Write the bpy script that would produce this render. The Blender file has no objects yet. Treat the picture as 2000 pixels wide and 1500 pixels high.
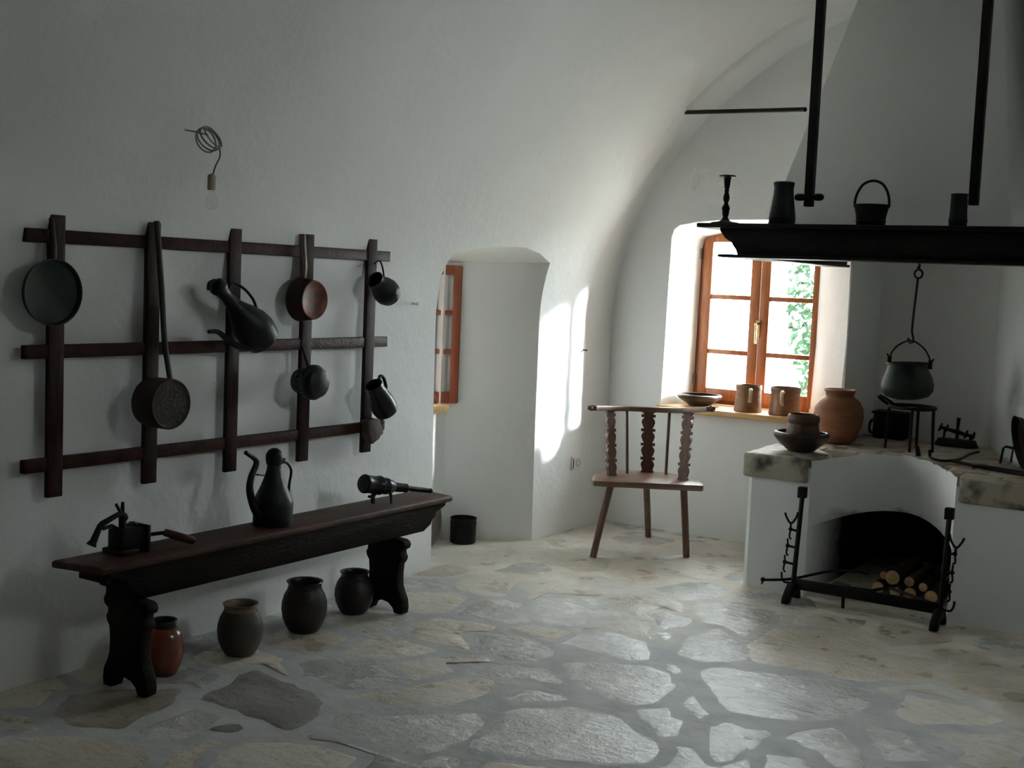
import bpy, bmesh, math, random
from mathutils import Vector, Matrix, Euler
random.seed(11)
LUN_Y = 4.2
PI = math.pi
SC = bpy.context.scene
COL = SC.collection

# ------------------------------------------------------------------ camera
cam_d = bpy.data.cameras.new('camera')
cam_d.sensor_width = 36.0
cam_d.lens = 43.81
cam_d.clip_start = 0.05
cam_d.clip_end = 400
cam = bpy.data.objects.new('camera', cam_d)
COL.objects.link(cam)
def cam_rot(yaw, pitch, roll):
    f = Vector((-math.sin(yaw)*math.cos(pitch), math.cos(yaw)*math.cos(pitch), -math.sin(pitch)))
    r0 = Vector((math.cos(yaw), math.sin(yaw), 0)); u0 = r0.cross(f)
    r = math.cos(roll)*r0 + math.sin(roll)*u0
    u = -math.sin(roll)*r0 + math.cos(roll)*u0
    return Matrix((r, u, -f)).transposed()
cam.matrix_world = Matrix.Translation((0, 0, 1.46)) @ cam_rot(.5768, .08412, .0423).to_4x4()
SC.camera = cam

# ------------------------------------------------------------------ world, sun, exposure
SC.view_settings.view_transform = 'Standard'
SC.view_settings.look = 'None'
SC.view_settings.gamma = 1.0
SC.view_settings.use_curve_mapping = False
SC.view_settings.exposure = EXPOSURE = 0.36
SC.cycles.diffuse_bounces = 8
w = bpy.data.worlds.new('sky'); SC.world = w; w.use_nodes = True
nt = w.node_tree; nt.nodes.clear()
wo = nt.nodes.new('ShaderNodeOutputWorld'); bg = nt.nodes.new('ShaderNodeBackground')
bg.inputs['Color'].default_value = (0.88, 0.965, 1.0, 1); bg.inputs['Strength'].default_value = 27.0
nt.links.new(bg.outputs[0], wo.inputs[0])
sun_d = bpy.data.lights.new('sun', 'SUN'); sun_d.energy = 26.0; sun_d.angle = math.radians(5.5); sun_d.color = (.98, .985, 1.0)
sun = bpy.data.objects.new('sun', sun_d); COL.objects.link(sun)
sun.rotation_euler = Vector((-1.0, -0.97, -0.45)).to_track_quat('-Z', 'Y').to_euler()
sun.location = (6, 16, 8)
def portal(name, loc, direction, sx, sy):
    d = bpy.data.lights.new(name, 'AREA'); d.shape = 'RECTANGLE'; d.size = sx; d.size_y = sy
    d.energy = 1.0; d.cycles.is_portal = True
    o = bpy.data.objects.new(name, d); COL.objects.link(o); o.location = loc
    o.rotation_euler = Vector(direction).to_track_quat('-Z', 'Z').to_euler()
portal('sky_portal', (-2.78, 7.15, 1.27), (0, -1, 0), 1.15, 1.15)
portal('sky_portal', (-4.40, 5.28, 1.18), (1, 0, 0), .55, .85)
portal('sky_portal', (1.78, LUN_Y, 2.48), (-1, 0, 0), .74, .54)

# ------------------------------------------------------------------ materials
def mat(name, col, rough=.6, metal=0.0, col2=None, scale=6.0, bump=0.0, bscale=40.0, stretch=None, spec=.5, detail=6.0, bdist=.02, mixlo=.35, mixhi=.65, rough2=None, coat=0.0):
    m = bpy.data.materials.new(name); m.use_nodes = True
    n = m.node_tree.nodes; l = m.node_tree.links
    b = n['Principled BSDF']
    b.inputs['Base Color'].default_value = (*col, 1); b.inputs['Roughness'].default_value = rough
    b.inputs['Metallic'].default_value = metal; b.inputs['Specular IOR Level'].default_value = spec
    b.inputs['Coat Weight'].default_value = coat
    tc = n.new('ShaderNodeTexCoord'); mp = n.new('ShaderNodeMapping')
    l.new(tc.outputs['Object'], mp.inputs[0])
    if stretch: mp.inputs['Scale'].default_value = stretch
    if col2 is not None:
        t = n.new('ShaderNodeTexNoise'); t.inputs['Scale'].default_value = scale; t.inputs['Detail'].default_value = detail
        l.new(mp.outputs[0], t.inputs['Vector'])
        r = n.new('ShaderNodeValToRGB'); r.color_ramp.elements[0].position = mixlo; r.color_ramp.elements[1].position = mixhi
        r.color_ramp.elements[0].color = (*col, 1); r.color_ramp.elements[1].color = (*col2, 1)
        l.new(t.outputs['Fac'], r.inputs[0]); l.new(r.outputs[0], b.inputs['Base Color'])
        if rough2 is not None:
            mr = n.new('ShaderNodeMapRange'); mr.inputs['From Min'].default_value = .3; mr.inputs['From Max'].default_value = .7
            mr.inputs['To Min'].default_value = rough; mr.inputs['To Max'].default_value = rough2
            l.new(t.outputs['Fac'], mr.inputs[0]); l.new(mr.outputs[0], b.inputs['Roughness'])
    if bump:
        t2 = n.new('ShaderNodeTexNoise'); t2.inputs['Scale'].default_value = bscale; t2.inputs['Detail'].default_value = 5
        l.new(mp.outputs[0], t2.inputs['Vector'])
        bp = n.new('ShaderNodeBump'); bp.inputs['Strength'].default_value = bump; bp.inputs['Distance'].default_value = bdist
        l.new(t2.outputs['Fac'], bp.inputs['Height']); l.new(bp.outputs[0], b.inputs['Normal'])
    return m

def plaster_mat(name, c1, c2):
    m = bpy.data.materials.new(name); m.use_nodes = True
    n = m.node_tree.nodes; l = m.node_tree.links; b = n['Principled BSDF']
    b.inputs['Roughness'].default_value = .9; b.inputs['Specular IOR Level'].default_value = .2
    tc = n.new('ShaderNodeTexCoord')
    t = n.new('ShaderNodeTexNoise'); t.inputs['Scale'].default_value = 1.3; t.inputs['Detail'].default_value = 8
    l.new(tc.outputs['Object'], t.inputs['Vector'])
    r = n.new('ShaderNodeValToRGB'); r.color_ramp.elements[0].position = .3; r.color_ramp.elements[1].position = .7
    r.color_ramp.elements[0].color = (*c1, 1); r.color_ramp.elements[1].color = (*c2, 1)
    l.new(t.outputs['Fac'], r.inputs[0]); l.new(r.outputs[0], b.inputs['Base Color'])
    mp = n.new('ShaderNodeMapping'); mp.inputs['Scale'].default_value = (1, .8, .8); l.new(tc.outputs['Object'], mp.inputs[0])
    big = n.new('ShaderNodeTexNoise'); big.inputs['Scale'].default_value = 2.6; big.inputs['Detail'].default_value = 3
    fine = n.new('ShaderNodeTexNoise'); fine.inputs['Scale'].default_value = 45; fine.inputs['Detail'].default_value = 4
    l.new(mp.outputs[0], big.inputs['Vector']); l.new(mp.outputs[0], fine.inputs['Vector'])
    b1 = n.new('ShaderNodeBump'); b1.inputs['Strength'].default_value = .45; b1.inputs['Distance'].default_value = .05
    b2 = n.new('ShaderNodeBump'); b2.inputs['Strength'].default_value = .35; b2.inputs['Distance'].default_value = .006
    l.new(big.outputs['Fac'], b1.inputs['Height']); l.new(fine.outputs['Fac'], b2.inputs['Height'])
    l.new(b1.outputs[0], b2.inputs['Normal']); l.new(b2.outputs[0], b.inputs['Normal'])
    return m

def thin_glass(name):
    m = bpy.data.materials.new(name); m.use_nodes = True
    n = m.node_tree.nodes; l = m.node_tree.links; n.clear()
    o = n.new('ShaderNodeOutputMaterial'); mx = n.new('ShaderNodeMixShader')
    tr = n.new('ShaderNodeBsdfTransparent'); gl = n.new('ShaderNodeBsdfGlossy'); lw = n.new('ShaderNodeLayerWeight')
    pw = n.new('ShaderNodeMath'); pw.operation = 'POWER'; pw.inputs[1].default_value = 5
    ma = n.new('ShaderNodeMath'); ma.operation = 'MULTIPLY_ADD'; ma.inputs[1].default_value = .9; ma.inputs[2].default_value = .035
    lw.inputs['Blend'].default_value = .5
    tr.inputs[0].default_value = (.97, .985, .98, 1); gl.inputs['Roughness'].default_value = .03
    l.new(lw.outputs['Facing'], pw.inputs[0]); l.new(pw.outputs[0], ma.inputs[0]); l.new(ma.outputs[0], mx.inputs[0])
    l.new(tr.outputs[0], mx.inputs[1]); l.new(gl.outputs[0], mx.inputs[2]); l.new(mx.outputs[0], o.inputs[0])
    return m

def stone_mat(name, c1, c2, c3, rough=.42):
    m = bpy.data.materials.new(name); m.use_nodes = True
    n = m.node_tree.nodes; l = m.node_tree.links; b = n['Principled BSDF']
    tc = n.new('ShaderNodeTexCoord')
    t = n.new('ShaderNodeTexNoise'); t.inputs['Scale'].default_value = 4.5; t.inputs['Detail'].default_value = 9; t.inputs['Roughness'].default_value = .62
    t2 = n.new('ShaderNodeTexNoise'); t2.inputs['Scale'].default_value = 26; t2.inputs['Detail'].default_value = 8; t2.inputs['Roughness'].default_value = .7
    mp = n.new('ShaderNodeMapping'); mp.inputs['Scale'].default_value = (.7, 1.5, 1); mp.inputs['Rotation'].default_value = (0, 0, .5)
    l.new(tc.outputs['Object'], t.inputs['Vector']); l.new(tc.outputs['Object'], mp.inputs[0]); l.new(mp.outputs[0], t2.inputs['Vector'])
    r = n.new('ShaderNodeValToRGB'); e = r.color_ramp.elements
    e[0].position = .34; e[0].color = (*c1, 1); e[1].position = .66; e[1].color = (*c3, 1)
    k = e.new(.5); k.color = (*c2, 1)
    l.new(t.outputs['Fac'], r.inputs[0])
    r2 = n.new('ShaderNodeValToRGB'); r2.color_ramp.elements[0].position = .30; r2.color_ramp.elements[1].position = .50
    r2.color_ramp.elements[0].color = (.62, .57, .52, 1); r2.color_ramp.elements[1].color = (1, 1, 1, 1)
    l.new(t2.outputs['Fac'], r2.inputs[0])
    mx = n.new('ShaderNodeMix'); mx.data_type = 'RGBA'; mx.blend_type = 'MULTIPLY'; mx.inputs[0].default_value = .8
    l.new(r.outputs[0], mx.inputs[6]); l.new(r2.outputs[0], mx.inputs[7])
    oi = n.new('ShaderNodeObjectInfo'); hs = n.new('ShaderNodeHueSaturation'); mr = n.new('ShaderNodeMapRange')
    mr.inputs['To Min'].default_value = .86; mr.inputs['To Max'].default_value = 1.1
    l.new(oi.outputs['Random'], mr.inputs[0]); l.new(mr.outputs[0], hs.inputs['Value']); l.new(mx.outputs[2], hs.inputs['Color'])
    l.new(hs.outputs[0], b.inputs['Base Color'])
    rr = n.new('ShaderNodeMapRange'); rr.inputs['From Min'].default_value = .3; rr.inputs['From Max'].default_value = .7
    rr.inputs['To Min'].default_value = rough - .16; rr.inputs['To Max'].default_value = rough + .18
    l.new(t.outputs['Fac'], rr.inputs[0]); l.new(rr.outputs[0], b.inputs['Roughness'])
    b.inputs['Specular IOR Level'].default_value = .6
    b1 = n.new('ShaderNodeBump'); b1.inputs['Strength'].default_value = .75; b1.inputs['Distance'].default_value = .03
    b2 = n.new('ShaderNodeBump'); b2.inputs['Strength'].default_value = .5; b2.inputs['Distance'].default_value = .006
    l.new(t.outputs['Fac'], b1.inputs['Height']); l.new(t2.outputs['Fac'], b2.inputs['Height'])
    l.new(b1.outputs[0], b2.inputs['Normal']); l.new(b2.outputs[0], b.inputs['Normal'])
    return m

def mortar_mat():
    m = mat('cement_joint', (.41, .42, .42), .66, col2=(.52, .525, .52), scale=7, bump=.5, bscale=22, rough2=.6, bdist=.008, spec=.3)
    n = m.node_tree.nodes; l = m.node_tree.links; b = n['Principled BSDF']
    src = b.inputs['Base Color'].links[0].from_socket
    # the pointing turns yellower and paler towards the far end of the room
    tc = n.new('ShaderNodeTexCoord'); sep = n.new('ShaderNodeSeparateXYZ'); l.new(tc.outputs['Object'], sep.inputs[0])
    nz = n.new('ShaderNodeTexNoise'); nz.inputs['Scale'].default_value = 1.8; nz.inputs['Detail'].default_value = 6; l.new(tc.outputs['Object'], nz.inputs['Vector'])
    ad = n.new('ShaderNodeMath'); ad.operation = 'MULTIPLY_ADD'; ad.inputs[1].default_value = 2.2; l.new(nz.outputs['Fac'], ad.inputs[0]); l.new(sep.outputs['Y'], ad.inputs[2])
    mr = n.new('ShaderNodeMapRange'); mr.inputs['From Min'].default_value = 5.6; mr.inputs['From Max'].default_value = 6.5; l.new(ad.outputs[0], mr.inputs[0])
    far_joint = n.new('ShaderNodeValToRGB'); far_joint.color_ramp.elements[0].position = .35; far_joint.color_ramp.elements[1].position = .65
    far_joint.color_ramp.elements[0].color = (.60, .54, .44, 1); far_joint.color_ramp.elements[1].color = (.72, .68, .59, 1)
    n2 = n.new('ShaderNodeTexNoise'); n2.inputs['Scale'].default_value = 9; n2.inputs['Detail'].default_value = 8; l.new(tc.outputs['Object'], n2.inputs['Vector']); l.new(n2.outputs['Fac'], far_joint.inputs[0])
    mx = n.new('ShaderNodeMix'); mx.data_type = 'RGBA'; l.new(mr.outputs[0], mx.inputs[0]); l.new(src, mx.inputs[6]); l.new(far_joint.outputs[0], mx.inputs[7])
    l.new(mx.outputs[2], b.inputs['Base Color'])
    return m
M = {}
M['plaster'] = plaster_mat('white_plaster', (.82, .835, .825), (.87, .885, .875))
M['hearth_plaster'] = plaster_mat('hearth_plaster', (.80, .82, .82), (.85, .87, .87))
M['mortar'] = mortar_mat()
M['stone_cream'] = stone_mat('cream_flagstone', (.56, .51, .42), (.66, .62, .54), (.71, .68, .62), .34)
M['stone_beige'] = stone_mat('beige_flagstone', (.54, .46, .35), (.62, .55, .45), (.67, .63, .55), .34)
M['stone_grey'] = stone_mat('grey_flagstone', (.46, .45, .42), (.57, .56, .53), (.64, .63, .60), .23)
M['stone_pale'] = stone_mat('pale_flagstone', (.58, .57, .54), (.68, .68, .66), (.74, .74, .73), .21)
M['stone_dark'] = stone_mat('dark_flagstone', (.20, .18, .165), (.27, .25, .23), (.36, .34, .32), .48)
M['stone_brown'] = stone_mat('brown_flagstone', (.20, .155, .11), (.28, .24, .19), (.36, .33, .28), .5)
M['slab'] = mat('hearth_slab_stone', (.40, .35, .27), .7, col2=(.055, .05, .045), scale=11, bump=.8, bscale=25, bdist=.012, mixlo=.46, mixhi=.66)
M['slab_top'] = M['slab']
M['brick'] = mat('hearth_brick', (.38, .32, .25), .75, col2=(.47, .43, .36), scale=12, bump=.5, bscale=50, bdist=.006)
M['brick_red'] = mat('hearth_brick_red', (.36, .23, .16), .75, col2=(.42, .32, .24), scale=12, bump=.5, bscale=50, bdist=.006)
M['walnut'] = mat('dark_rack_wood', (.048, .016, .010), .5, col2=(.020, .008, .006), scale=14, stretch=(6, 1, 1), bump=.2, bscale=60, spec=.12)
M['walnut_v'] = mat('dark_rack_wood_upright', (.038, .015, .010), .5, col2=(.014, .006, .005), scale=14, stretch=(6, 6, .6), bump=.2, bscale=60, spec=.12)
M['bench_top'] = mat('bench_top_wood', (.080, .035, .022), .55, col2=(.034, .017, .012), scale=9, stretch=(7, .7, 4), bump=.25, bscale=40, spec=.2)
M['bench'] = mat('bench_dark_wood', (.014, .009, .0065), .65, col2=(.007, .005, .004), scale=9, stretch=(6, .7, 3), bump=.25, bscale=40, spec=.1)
M['chair'] = mat('chair_wood', (.16, .075, .045), .42, col2=(.085, .036, .022), scale=10, stretch=(5, 5, .8), bump=.15, bscale=50)
M['chair_seat'] = mat('chair_seat_wood', (.19, .105, .062), .33, col2=(.12, .062, .036), scale=9, stretch=(1, 7, 5), bump=.15, bscale=50, spec=.7)
M['window_wood'] = mat('window_wood', (.42, .14, .04), .35, col2=(.32, .095, .028), scale=8, stretch=(8, 8, .7), bump=.1, bscale=60)
M['casement_wood'] = mat('casement_wood', (.30, .075, .028), .35, col2=(.22, .05, .02), scale=8, stretch=(8, 8, .7), bump=.1, bscale=60)
M['pine'] = mat('pine_sill', (.72, .46, .20), .4, col2=(.62, .36, .14), scale=6, stretch=(.8, 8, 6), bump=.08, bscale=50)
M['black_wood'] = mat('soot_black_wood', (.010, .008, .006), .5, col2=(.005, .004, .004), scale=7, stretch=(.7, 6, 6), bump=.3, bscale=35, spec=.2)
M['iron'] = mat('black_iron', (.010, .010, .011), .5, .3, col2=(.016, .013, .011), scale=20, bump=.4, bscale=70, bdist=.004, spec=.15)
M['iron_grey'] = mat('grey_iron', (.024, .026, .027), .45, .5, col2=(.012, .012, .013), scale=12, bump=.4, bscale=45, bdist=.005, spec=.3)
M['steel'] = mat('dark_steel', (.035, .034, .042), .32, .7, col2=(.018, .017, .019), scale=9, bump=.3, bscale=40, bdist=.004, spec=.4)
M['verdigris'] = mat('tarnished_copper', (.014, .020, .017), .6, .3, col2=(.034, .044, .038), scale=8, bump=.3, bscale=40, bdist=.004, spec=.2)
M['copper'] = mat('worn_copper', (.15, .045, .024), .5, .45, col2=(.045, .022, .016), scale=16, bump=.35, bscale=35, bdist=.004, spec=.3)
M['copper_dark'] = mat('dark_copper', (.045, .020, .014), .42, .6, col2=(.02, .012, .010), scale=11, bump=.35, bscale=35, bdist=.004, spec=.3)
M['rust'] = mat('rusty_iron', (.050, .032, .022), .65, .3, col2=(.022, .015, .012), scale=16, bump=.5, bscale=60, bdist=.005, spec=.25)
M['soot_brown'] = mat('brown_leather', (.10, .075, .055), .75, col2=(.06, .045, .035), scale=12, bump=.6, bscale=40, bdist=.008)
M['glaze_orange'] = mat('orange_glaze', (.24, .050, .014), .28, col2=(.10, .022, .010), scale=7, bump=.12, bscale=20, coat=.2)
M['clay_grey'] = mat('grey_clay', (.080, .066, .050), .5, col2=(.045, .038, .030), scale=8, bump=.2, bscale=30, spec=.3)
M['clay_pale'] = mat('pale_worn_rim', (.24, .17, .11), .5, col2=(.13, .09, .055), scale=14, bump=.2, bscale=30)
M['clay_dark'] = mat('dark_clay', (.036, .024, .020), .45, col2=(.018, .014, .013), scale=7, bump=.2, bscale=30, spec=.25)
M['clay_dark_rim'] = mat('dark_clay_rim', (.018, .015, .020), .35, col2=(.010, .009, .012), scale=7, bump=.2, bscale=30, spec=.3)
M['terracotta'] = mat('terracotta', (.34, .15, .072), .6, col2=(.23, .095, .045), scale=6, stretch=(1, 1, 3), bump=.25, bscale=30, bdist=.006, spec=.3)
M['bowl_clay'] = mat('brown_bowl_clay', (.060, .035, .024), .4, col2=(.030, .019, .015), scale=9, bump=.25, bscale=30, bdist=.006, spec=.35)
M['cup_clay'] = mat('brown_cup_clay', (.11, .058, .034), .45, col2=(.050, .028, .019), scale=9, bump=.3, bscale=30, bdist=.006, spec=.3)
M['mug_clay'] = mat('mug_brown', (.30, .15, .065), .4, col2=(.20, .09, .04), scale=10, stretch=(2, 2, 6), bump=.2, bscale=40, bdist=.004)
M['mug_band'] = mat('mug_dark_band', (.19, .10, .05), .45, col2=(.13, .06, .03), scale=10, bump=.2, bscale=40, bdist=.004)
M['handle_cream'] = mat('cream_glazed_handle', (.72, .62, .46), .3, col2=(.50, .36, .22), scale=18)
M['white_plastic'] = mat('white_plastic', (.78, .78, .76), .35)
M['socket_dark'] = mat('socket_recess', (.45, .45, .44), .4)
M['brass'] = mat('brass', (.80, .60, .28), .22, 1.0)
M['galv'] = mat('hinge_metal', (.30, .30, .30), .4, .9)
M['cable'] = mat('grey_cable', (.30, .31, .29), .45, col2=(.14, .14, .14), scale=30)
M['cable_dark'] = mat('dark_cable', (.04, .042, .046), .5)
M['lampholder'] = mat('lampholder_card', (.26, .22, .16), .55, col2=(.33, .30, .25), scale=10)
M['glass'] = thin_glass('clear_glass')
M['bark'] = mat('log_bark', (.07, .045, .03), .85, col2=(.035, .025, .018), scale=14, bump=.6, bscale=40, bdist=.008)
M['log_end'] = mat('log_cut_end', (.80, .54, .28), .7, col2=(.66, .38, .18), scale=14)
M['gravel'] = mat('sunlit_gravel', (.55, .52, .46), .9, col2=(.65, .62, .56), scale=3)
M['bounce_cut'] = mat('dark_bounce_cut', (.13, .085, .055), .7, col2=(.18, .12, .08), scale=6, stretch=(8, 8, .6), bump=.2, bscale=30)  # invented dark finish for the unseen walls, cuts the bounced light
M['sky_block'] = mat('dark_sky_block', (.10, .095, .085), .9, col2=(.16, .15, .13), scale=4, bump=.5, bscale=12)  # for the added wall that holds back skylight
M['leaf'] = mat('leaf_green', (.020, .040, .022), .7, col2=(.02, .05, .022), scale=3, spec=.1)
M['lawn'] = mat('darkened_lawn', (.06, .10, .035), .9, col2=(.09, .12, .05), scale=2)  # unseen ground, darkened so less light bounces into the niche
M['trunk'] = mat('tree_bark', (.12, .085, .06), .85, col2=(.08, .06, .045), scale=6)
M['chain'] = M['iron']

def soot_mat():
    m = plaster_mat('sooted_plaster', (.79, .81, .81), (.84, .86, .86))
    n = m.node_tree.nodes; l = m.node_tree.links; b = n['Principled BSDF']
    src = b.inputs['Base Color'].links[0].from_socket
    tc = n.new('ShaderNodeTexCoord'); sep = n.new('ShaderNodeSeparateXYZ'); l.new(tc.outputs['Object'], sep.inputs[0])
    nz = n.new('ShaderNodeTexNoise'); nz.inputs['Scale'].default_value = 7; l.new(tc.outputs['Object'], nz.inputs['Vector'])
    ad = n.new('ShaderNodeMath'); ad.operation = 'MULTIPLY_ADD'; ad.inputs[1].default_value = .16; l.new(nz.outputs['Fac'], ad.inputs[0]); l.new(sep.outputs['Y'], ad.inputs[2])
    mr = n.new('ShaderNodeMapRange'); mr.inputs['From Min'].default_value = 5.84; mr.inputs['From Max'].default_value = 6.32
    l.new(ad.outputs[0], mr.inputs[0])
    mz = n.new('ShaderNodeMapRange'); mz.inputs['From Min'].default_value = .45; mz.inputs['From Max'].default_value = .415
    az = n.new('ShaderNodeMath'); az.operation = 'MULTIPLY_ADD'; az.inputs[1].default_value = .12; l.new(nz.outputs['Fac'], az.inputs[0]); l.new(sep.outputs['Z'], az.inputs[2]); l.new(az.outputs[0], mz.inputs[0])
    mm = n.new('ShaderNodeMath'); mm.operation = 'MULTIPLY'; l.new(mr.outputs[0], mm.inputs[0]); l.new(mz.outputs[0], mm.inputs[1])
    mx = n.new('ShaderNodeMix'); mx.data_type = 'RGBA'; l.new(mm.outputs[0], mx.inputs[0]); l.new(src, mx.inputs[6]); mx.inputs[7].default_value = (.012, .011, .010, 1)
    l.new(mx.outputs[2], b.inputs['Base Color'])
    return m
M['soot'] = soot_mat()

# ------------------------------------------------------------------ mesh helpers
class MB:
    def __init__(s): s.v = []; s.f = []
    def add(s, vs, fs, T=None):
        o = len(s.v)
        s.v += [tuple(T @ Vector(p)) if T is not None else tuple(p) for p in vs]
        s.f += [tuple(i + o for i in f) for f in fs]
        return s
    def box(s, x0, x1, y0, y1, z0, z1, T=None):
        vs = [(x, y, z) for x in (x0, x1) for y in (y0, y1) for z in (z0, z1)]
        return s.add(vs, [(0, 1, 3, 2), (4, 6, 7, 5), (0, 4, 5, 1), (2, 3, 7, 6), (0, 2, 6, 4), (1, 5, 7, 3)], T)
    def lathe(s, prof, seg=28, T=None):
        vs = []; fs = []; rings = []
        for r, z in prof:
            if r < 1e-6:
                rings.append([len(vs)]); vs.append((0, 0, z))
            else:
                rings.append(list(range(len(vs), len(vs) + seg)))
                vs += [(r*math.cos(2*PI*k/seg), r*math.sin(2*PI*k/seg), z) for k in range(seg)]
        for a, b in zip(rings, rings[1:]):
            for k in range(seg):
                k2 = (k + 1) % seg
                if len(a) == 1 and len(b) == 1: continue
                if len(a) == 1: fs.append((a[0], b[k2], b[k]))
                elif len(b) == 1: fs.append((a[k], a[k2], b[0]))
                else: fs.append((a[k], a[k2], b[k2], b[k]))
        return s.add(vs, fs, T)
    def tube(s, pts, r, seg=10, closed=False, T=None, flat=1.0):
        pts = [Vector(p) for p in pts]; n = len(pts)
        rs = r if isinstance(r, (list, tuple)) else [r]*n
        vs = []; fs = []; up = None
        for i, p in enumerate(pts):
            if closed: d = pts[(i + 1) % n] - pts[i - 1]
            else: d = pts[min(i + 1, n - 1)] - pts[max(i - 1, 0)]
            d.normalize()
            if up is None:
                up = Vector((0, 0, 1)) if abs(d.z) < .9 else Vector((1, 0, 0))
            a = up - d*up.dot(d)
            if a.length < 1e-4: a = d.orthogonal()
            a.normalize(); b = d.cross(a); up = a
            vs += [p + a*(rs[i]*math.cos(2*PI*k/seg)) + b*(rs[i]*flat*math.sin(2*PI*k/seg)) for k in range(seg)]
        for i in range(n if closed else n - 1):
            j = (i + 1) % n
            for k in range(seg):
                k2 = (k + 1) % seg
                fs.append((i*seg + k, i*seg + k2, j*seg + k2, j*seg + k))
        if not closed:
            fs.append(tuple(range(seg))[::-1]); fs.append(tuple((n - 1)*seg + k for k in range(seg)))
        return s.add(vs, fs, T)
    def prism(s, poly, w0, w1, fn, T=None):
        n = len(poly)
        vs = [fn(u, v, w0) for u, v in poly] + [fn(u, v, w1) for u, v in poly]
        fs = [tuple(range(n))[::-1], tuple(range(n, 2*n))] + [(i, (i + 1) % n, n + (i + 1) % n, n + i) for i in range(n)]
        return s.add(vs, fs, T)
    def ball(s, c, r, seg=14, sz=1.0, T=None):
        prof = [(r*math.sin(PI*i/8), -r*sz*math.cos(PI*i/8)) for i in range(9)]
        prof[0] = (0, -r*sz); prof[-1] = (0, r*sz)
        TT = Matrix.Translation(c)
        return s.lathe(prof, seg, (T @ TT) if T is not None else TT)
    def build(s, name, m, parent=None, bevel=0.0, smooth=True, seg=2, ang=38):
        me = bpy.data.meshes.new(name); me.from_pydata(s.v, [], s.f)
        bm = bmesh.new(); bm.from_mesh(me)
        bmesh.ops.recalc_face_normals(bm, faces=bm.faces)
        lim = math.radians(ang)
        if bevel:
            es = [e for e in bm.edges if len(e.link_faces) == 2 and e.calc_face_angle(0) > lim]
            bmesh.ops.bevel(bm, geom=es, offset=bevel, segments=seg, profile=.5, affect='EDGES', clamp_overlap=True)
        if smooth:
            for f in bm.faces: f.smooth = True
            for e in bm.edges:
                if len(e.link_faces) == 2 and e.calc_face_angle(0) > (lim if not bevel else math.radians(50)): e.smooth = False
        bm.to_mesh(me); bm.free()
        o = bpy.data.objects.new(name, me); me.materials.append(M[m]); COL.objects.link(o)
        if parent is not None: o.parent = parent
        return o

def tag(o, label, cat, group=None):
    o['label'] = label; o['category'] = cat
    if group: o['group'] = group
    return o
def thing(name, label, cat, loc=(0, 0, 0), rot=(0, 0, 0), group=None):
    o = bpy.data.objects.new(name, None); o.empty_display_size = .05; COL.objects.link(o)
    o.location = loc; o.rotation_euler = rot
    return tag(o, label, cat, group)
def struct(o): o['kind'] = 'structure'; return o
def dup(root, loc, rot=None, label=None, group=None):
    r = root.copy(); COL.objects.link(r); r.location = loc
    if rot is not None: r.rotation_euler = rot
    if label: r['label'] = label
    if group: r['group'] = group
    for ch in list(root.children):
        c = ch.copy(); COL.objects.link(c); c.parent = r
        for g in list(ch.children):
            d = g.copy(); COL.objects.link(d); d.parent = c
    return r
def boolean(o, cutters):
    for c in cutters:
        md = o.modifiers.new('cut', 'BOOLEAN'); md.operation = 'DIFFERENCE'; md.object = c; md.solver = 'EXACT'
    dg = bpy.context.evaluated_depsgraph_get(); dg.update()
    me = bpy.data.meshes.new_from_object(o.evaluated_get(dg))
    o.modifiers.clear(); old = o.data; o.data = me; me.name = o.name; bpy.data.meshes.remove(old)
    bm = bmesh.new(); bm.from_mesh(me)
    for f in bm.faces: f.smooth = True
    for e in bm.edges: e.smooth = not (len(e.link_faces) == 2 and e.calc_face_angle(0) > math.radians(30))
    bm.to_mesh(me); bm.free()
def kill(*os):
    for c in os:
        m = c.data; bpy.data.objects.remove(c); bpy.data.meshes.remove(m)
AX = Matrix.Rotation(PI/2, 4, 'Y')          # lathe axis +Z -> +X (out of the left wall)
def arc(c, r, a0, a1, n, fn):
    return [fn(c[0] + r*math.cos(a0 + (a1 - a0)*i/n), c[1] + r*math.sin(a0 + (a1 - a0)*i/n)) for i in range(n + 1)]
def smoothpath(P, k=6):
    P = [Vector(p) for p in P]; out = []
    for i in range(len(P) - 1):
        p0 = P[max(i - 1, 0)]; p1 = P[i]; p2 = P[i + 1]; p3 = P[min(i + 2, len(P) - 1)]
        for j in range(k):
            t = j/k
            out.append(.5*((2*p1) + (p2 - p0)*t + (2*p0 - 5*p1 + 4*p2 - p3)*t*t + (3*p1 - p0 - 3*p2 + p3)*t**3))
    out.append(P[-1]); return out
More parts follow.
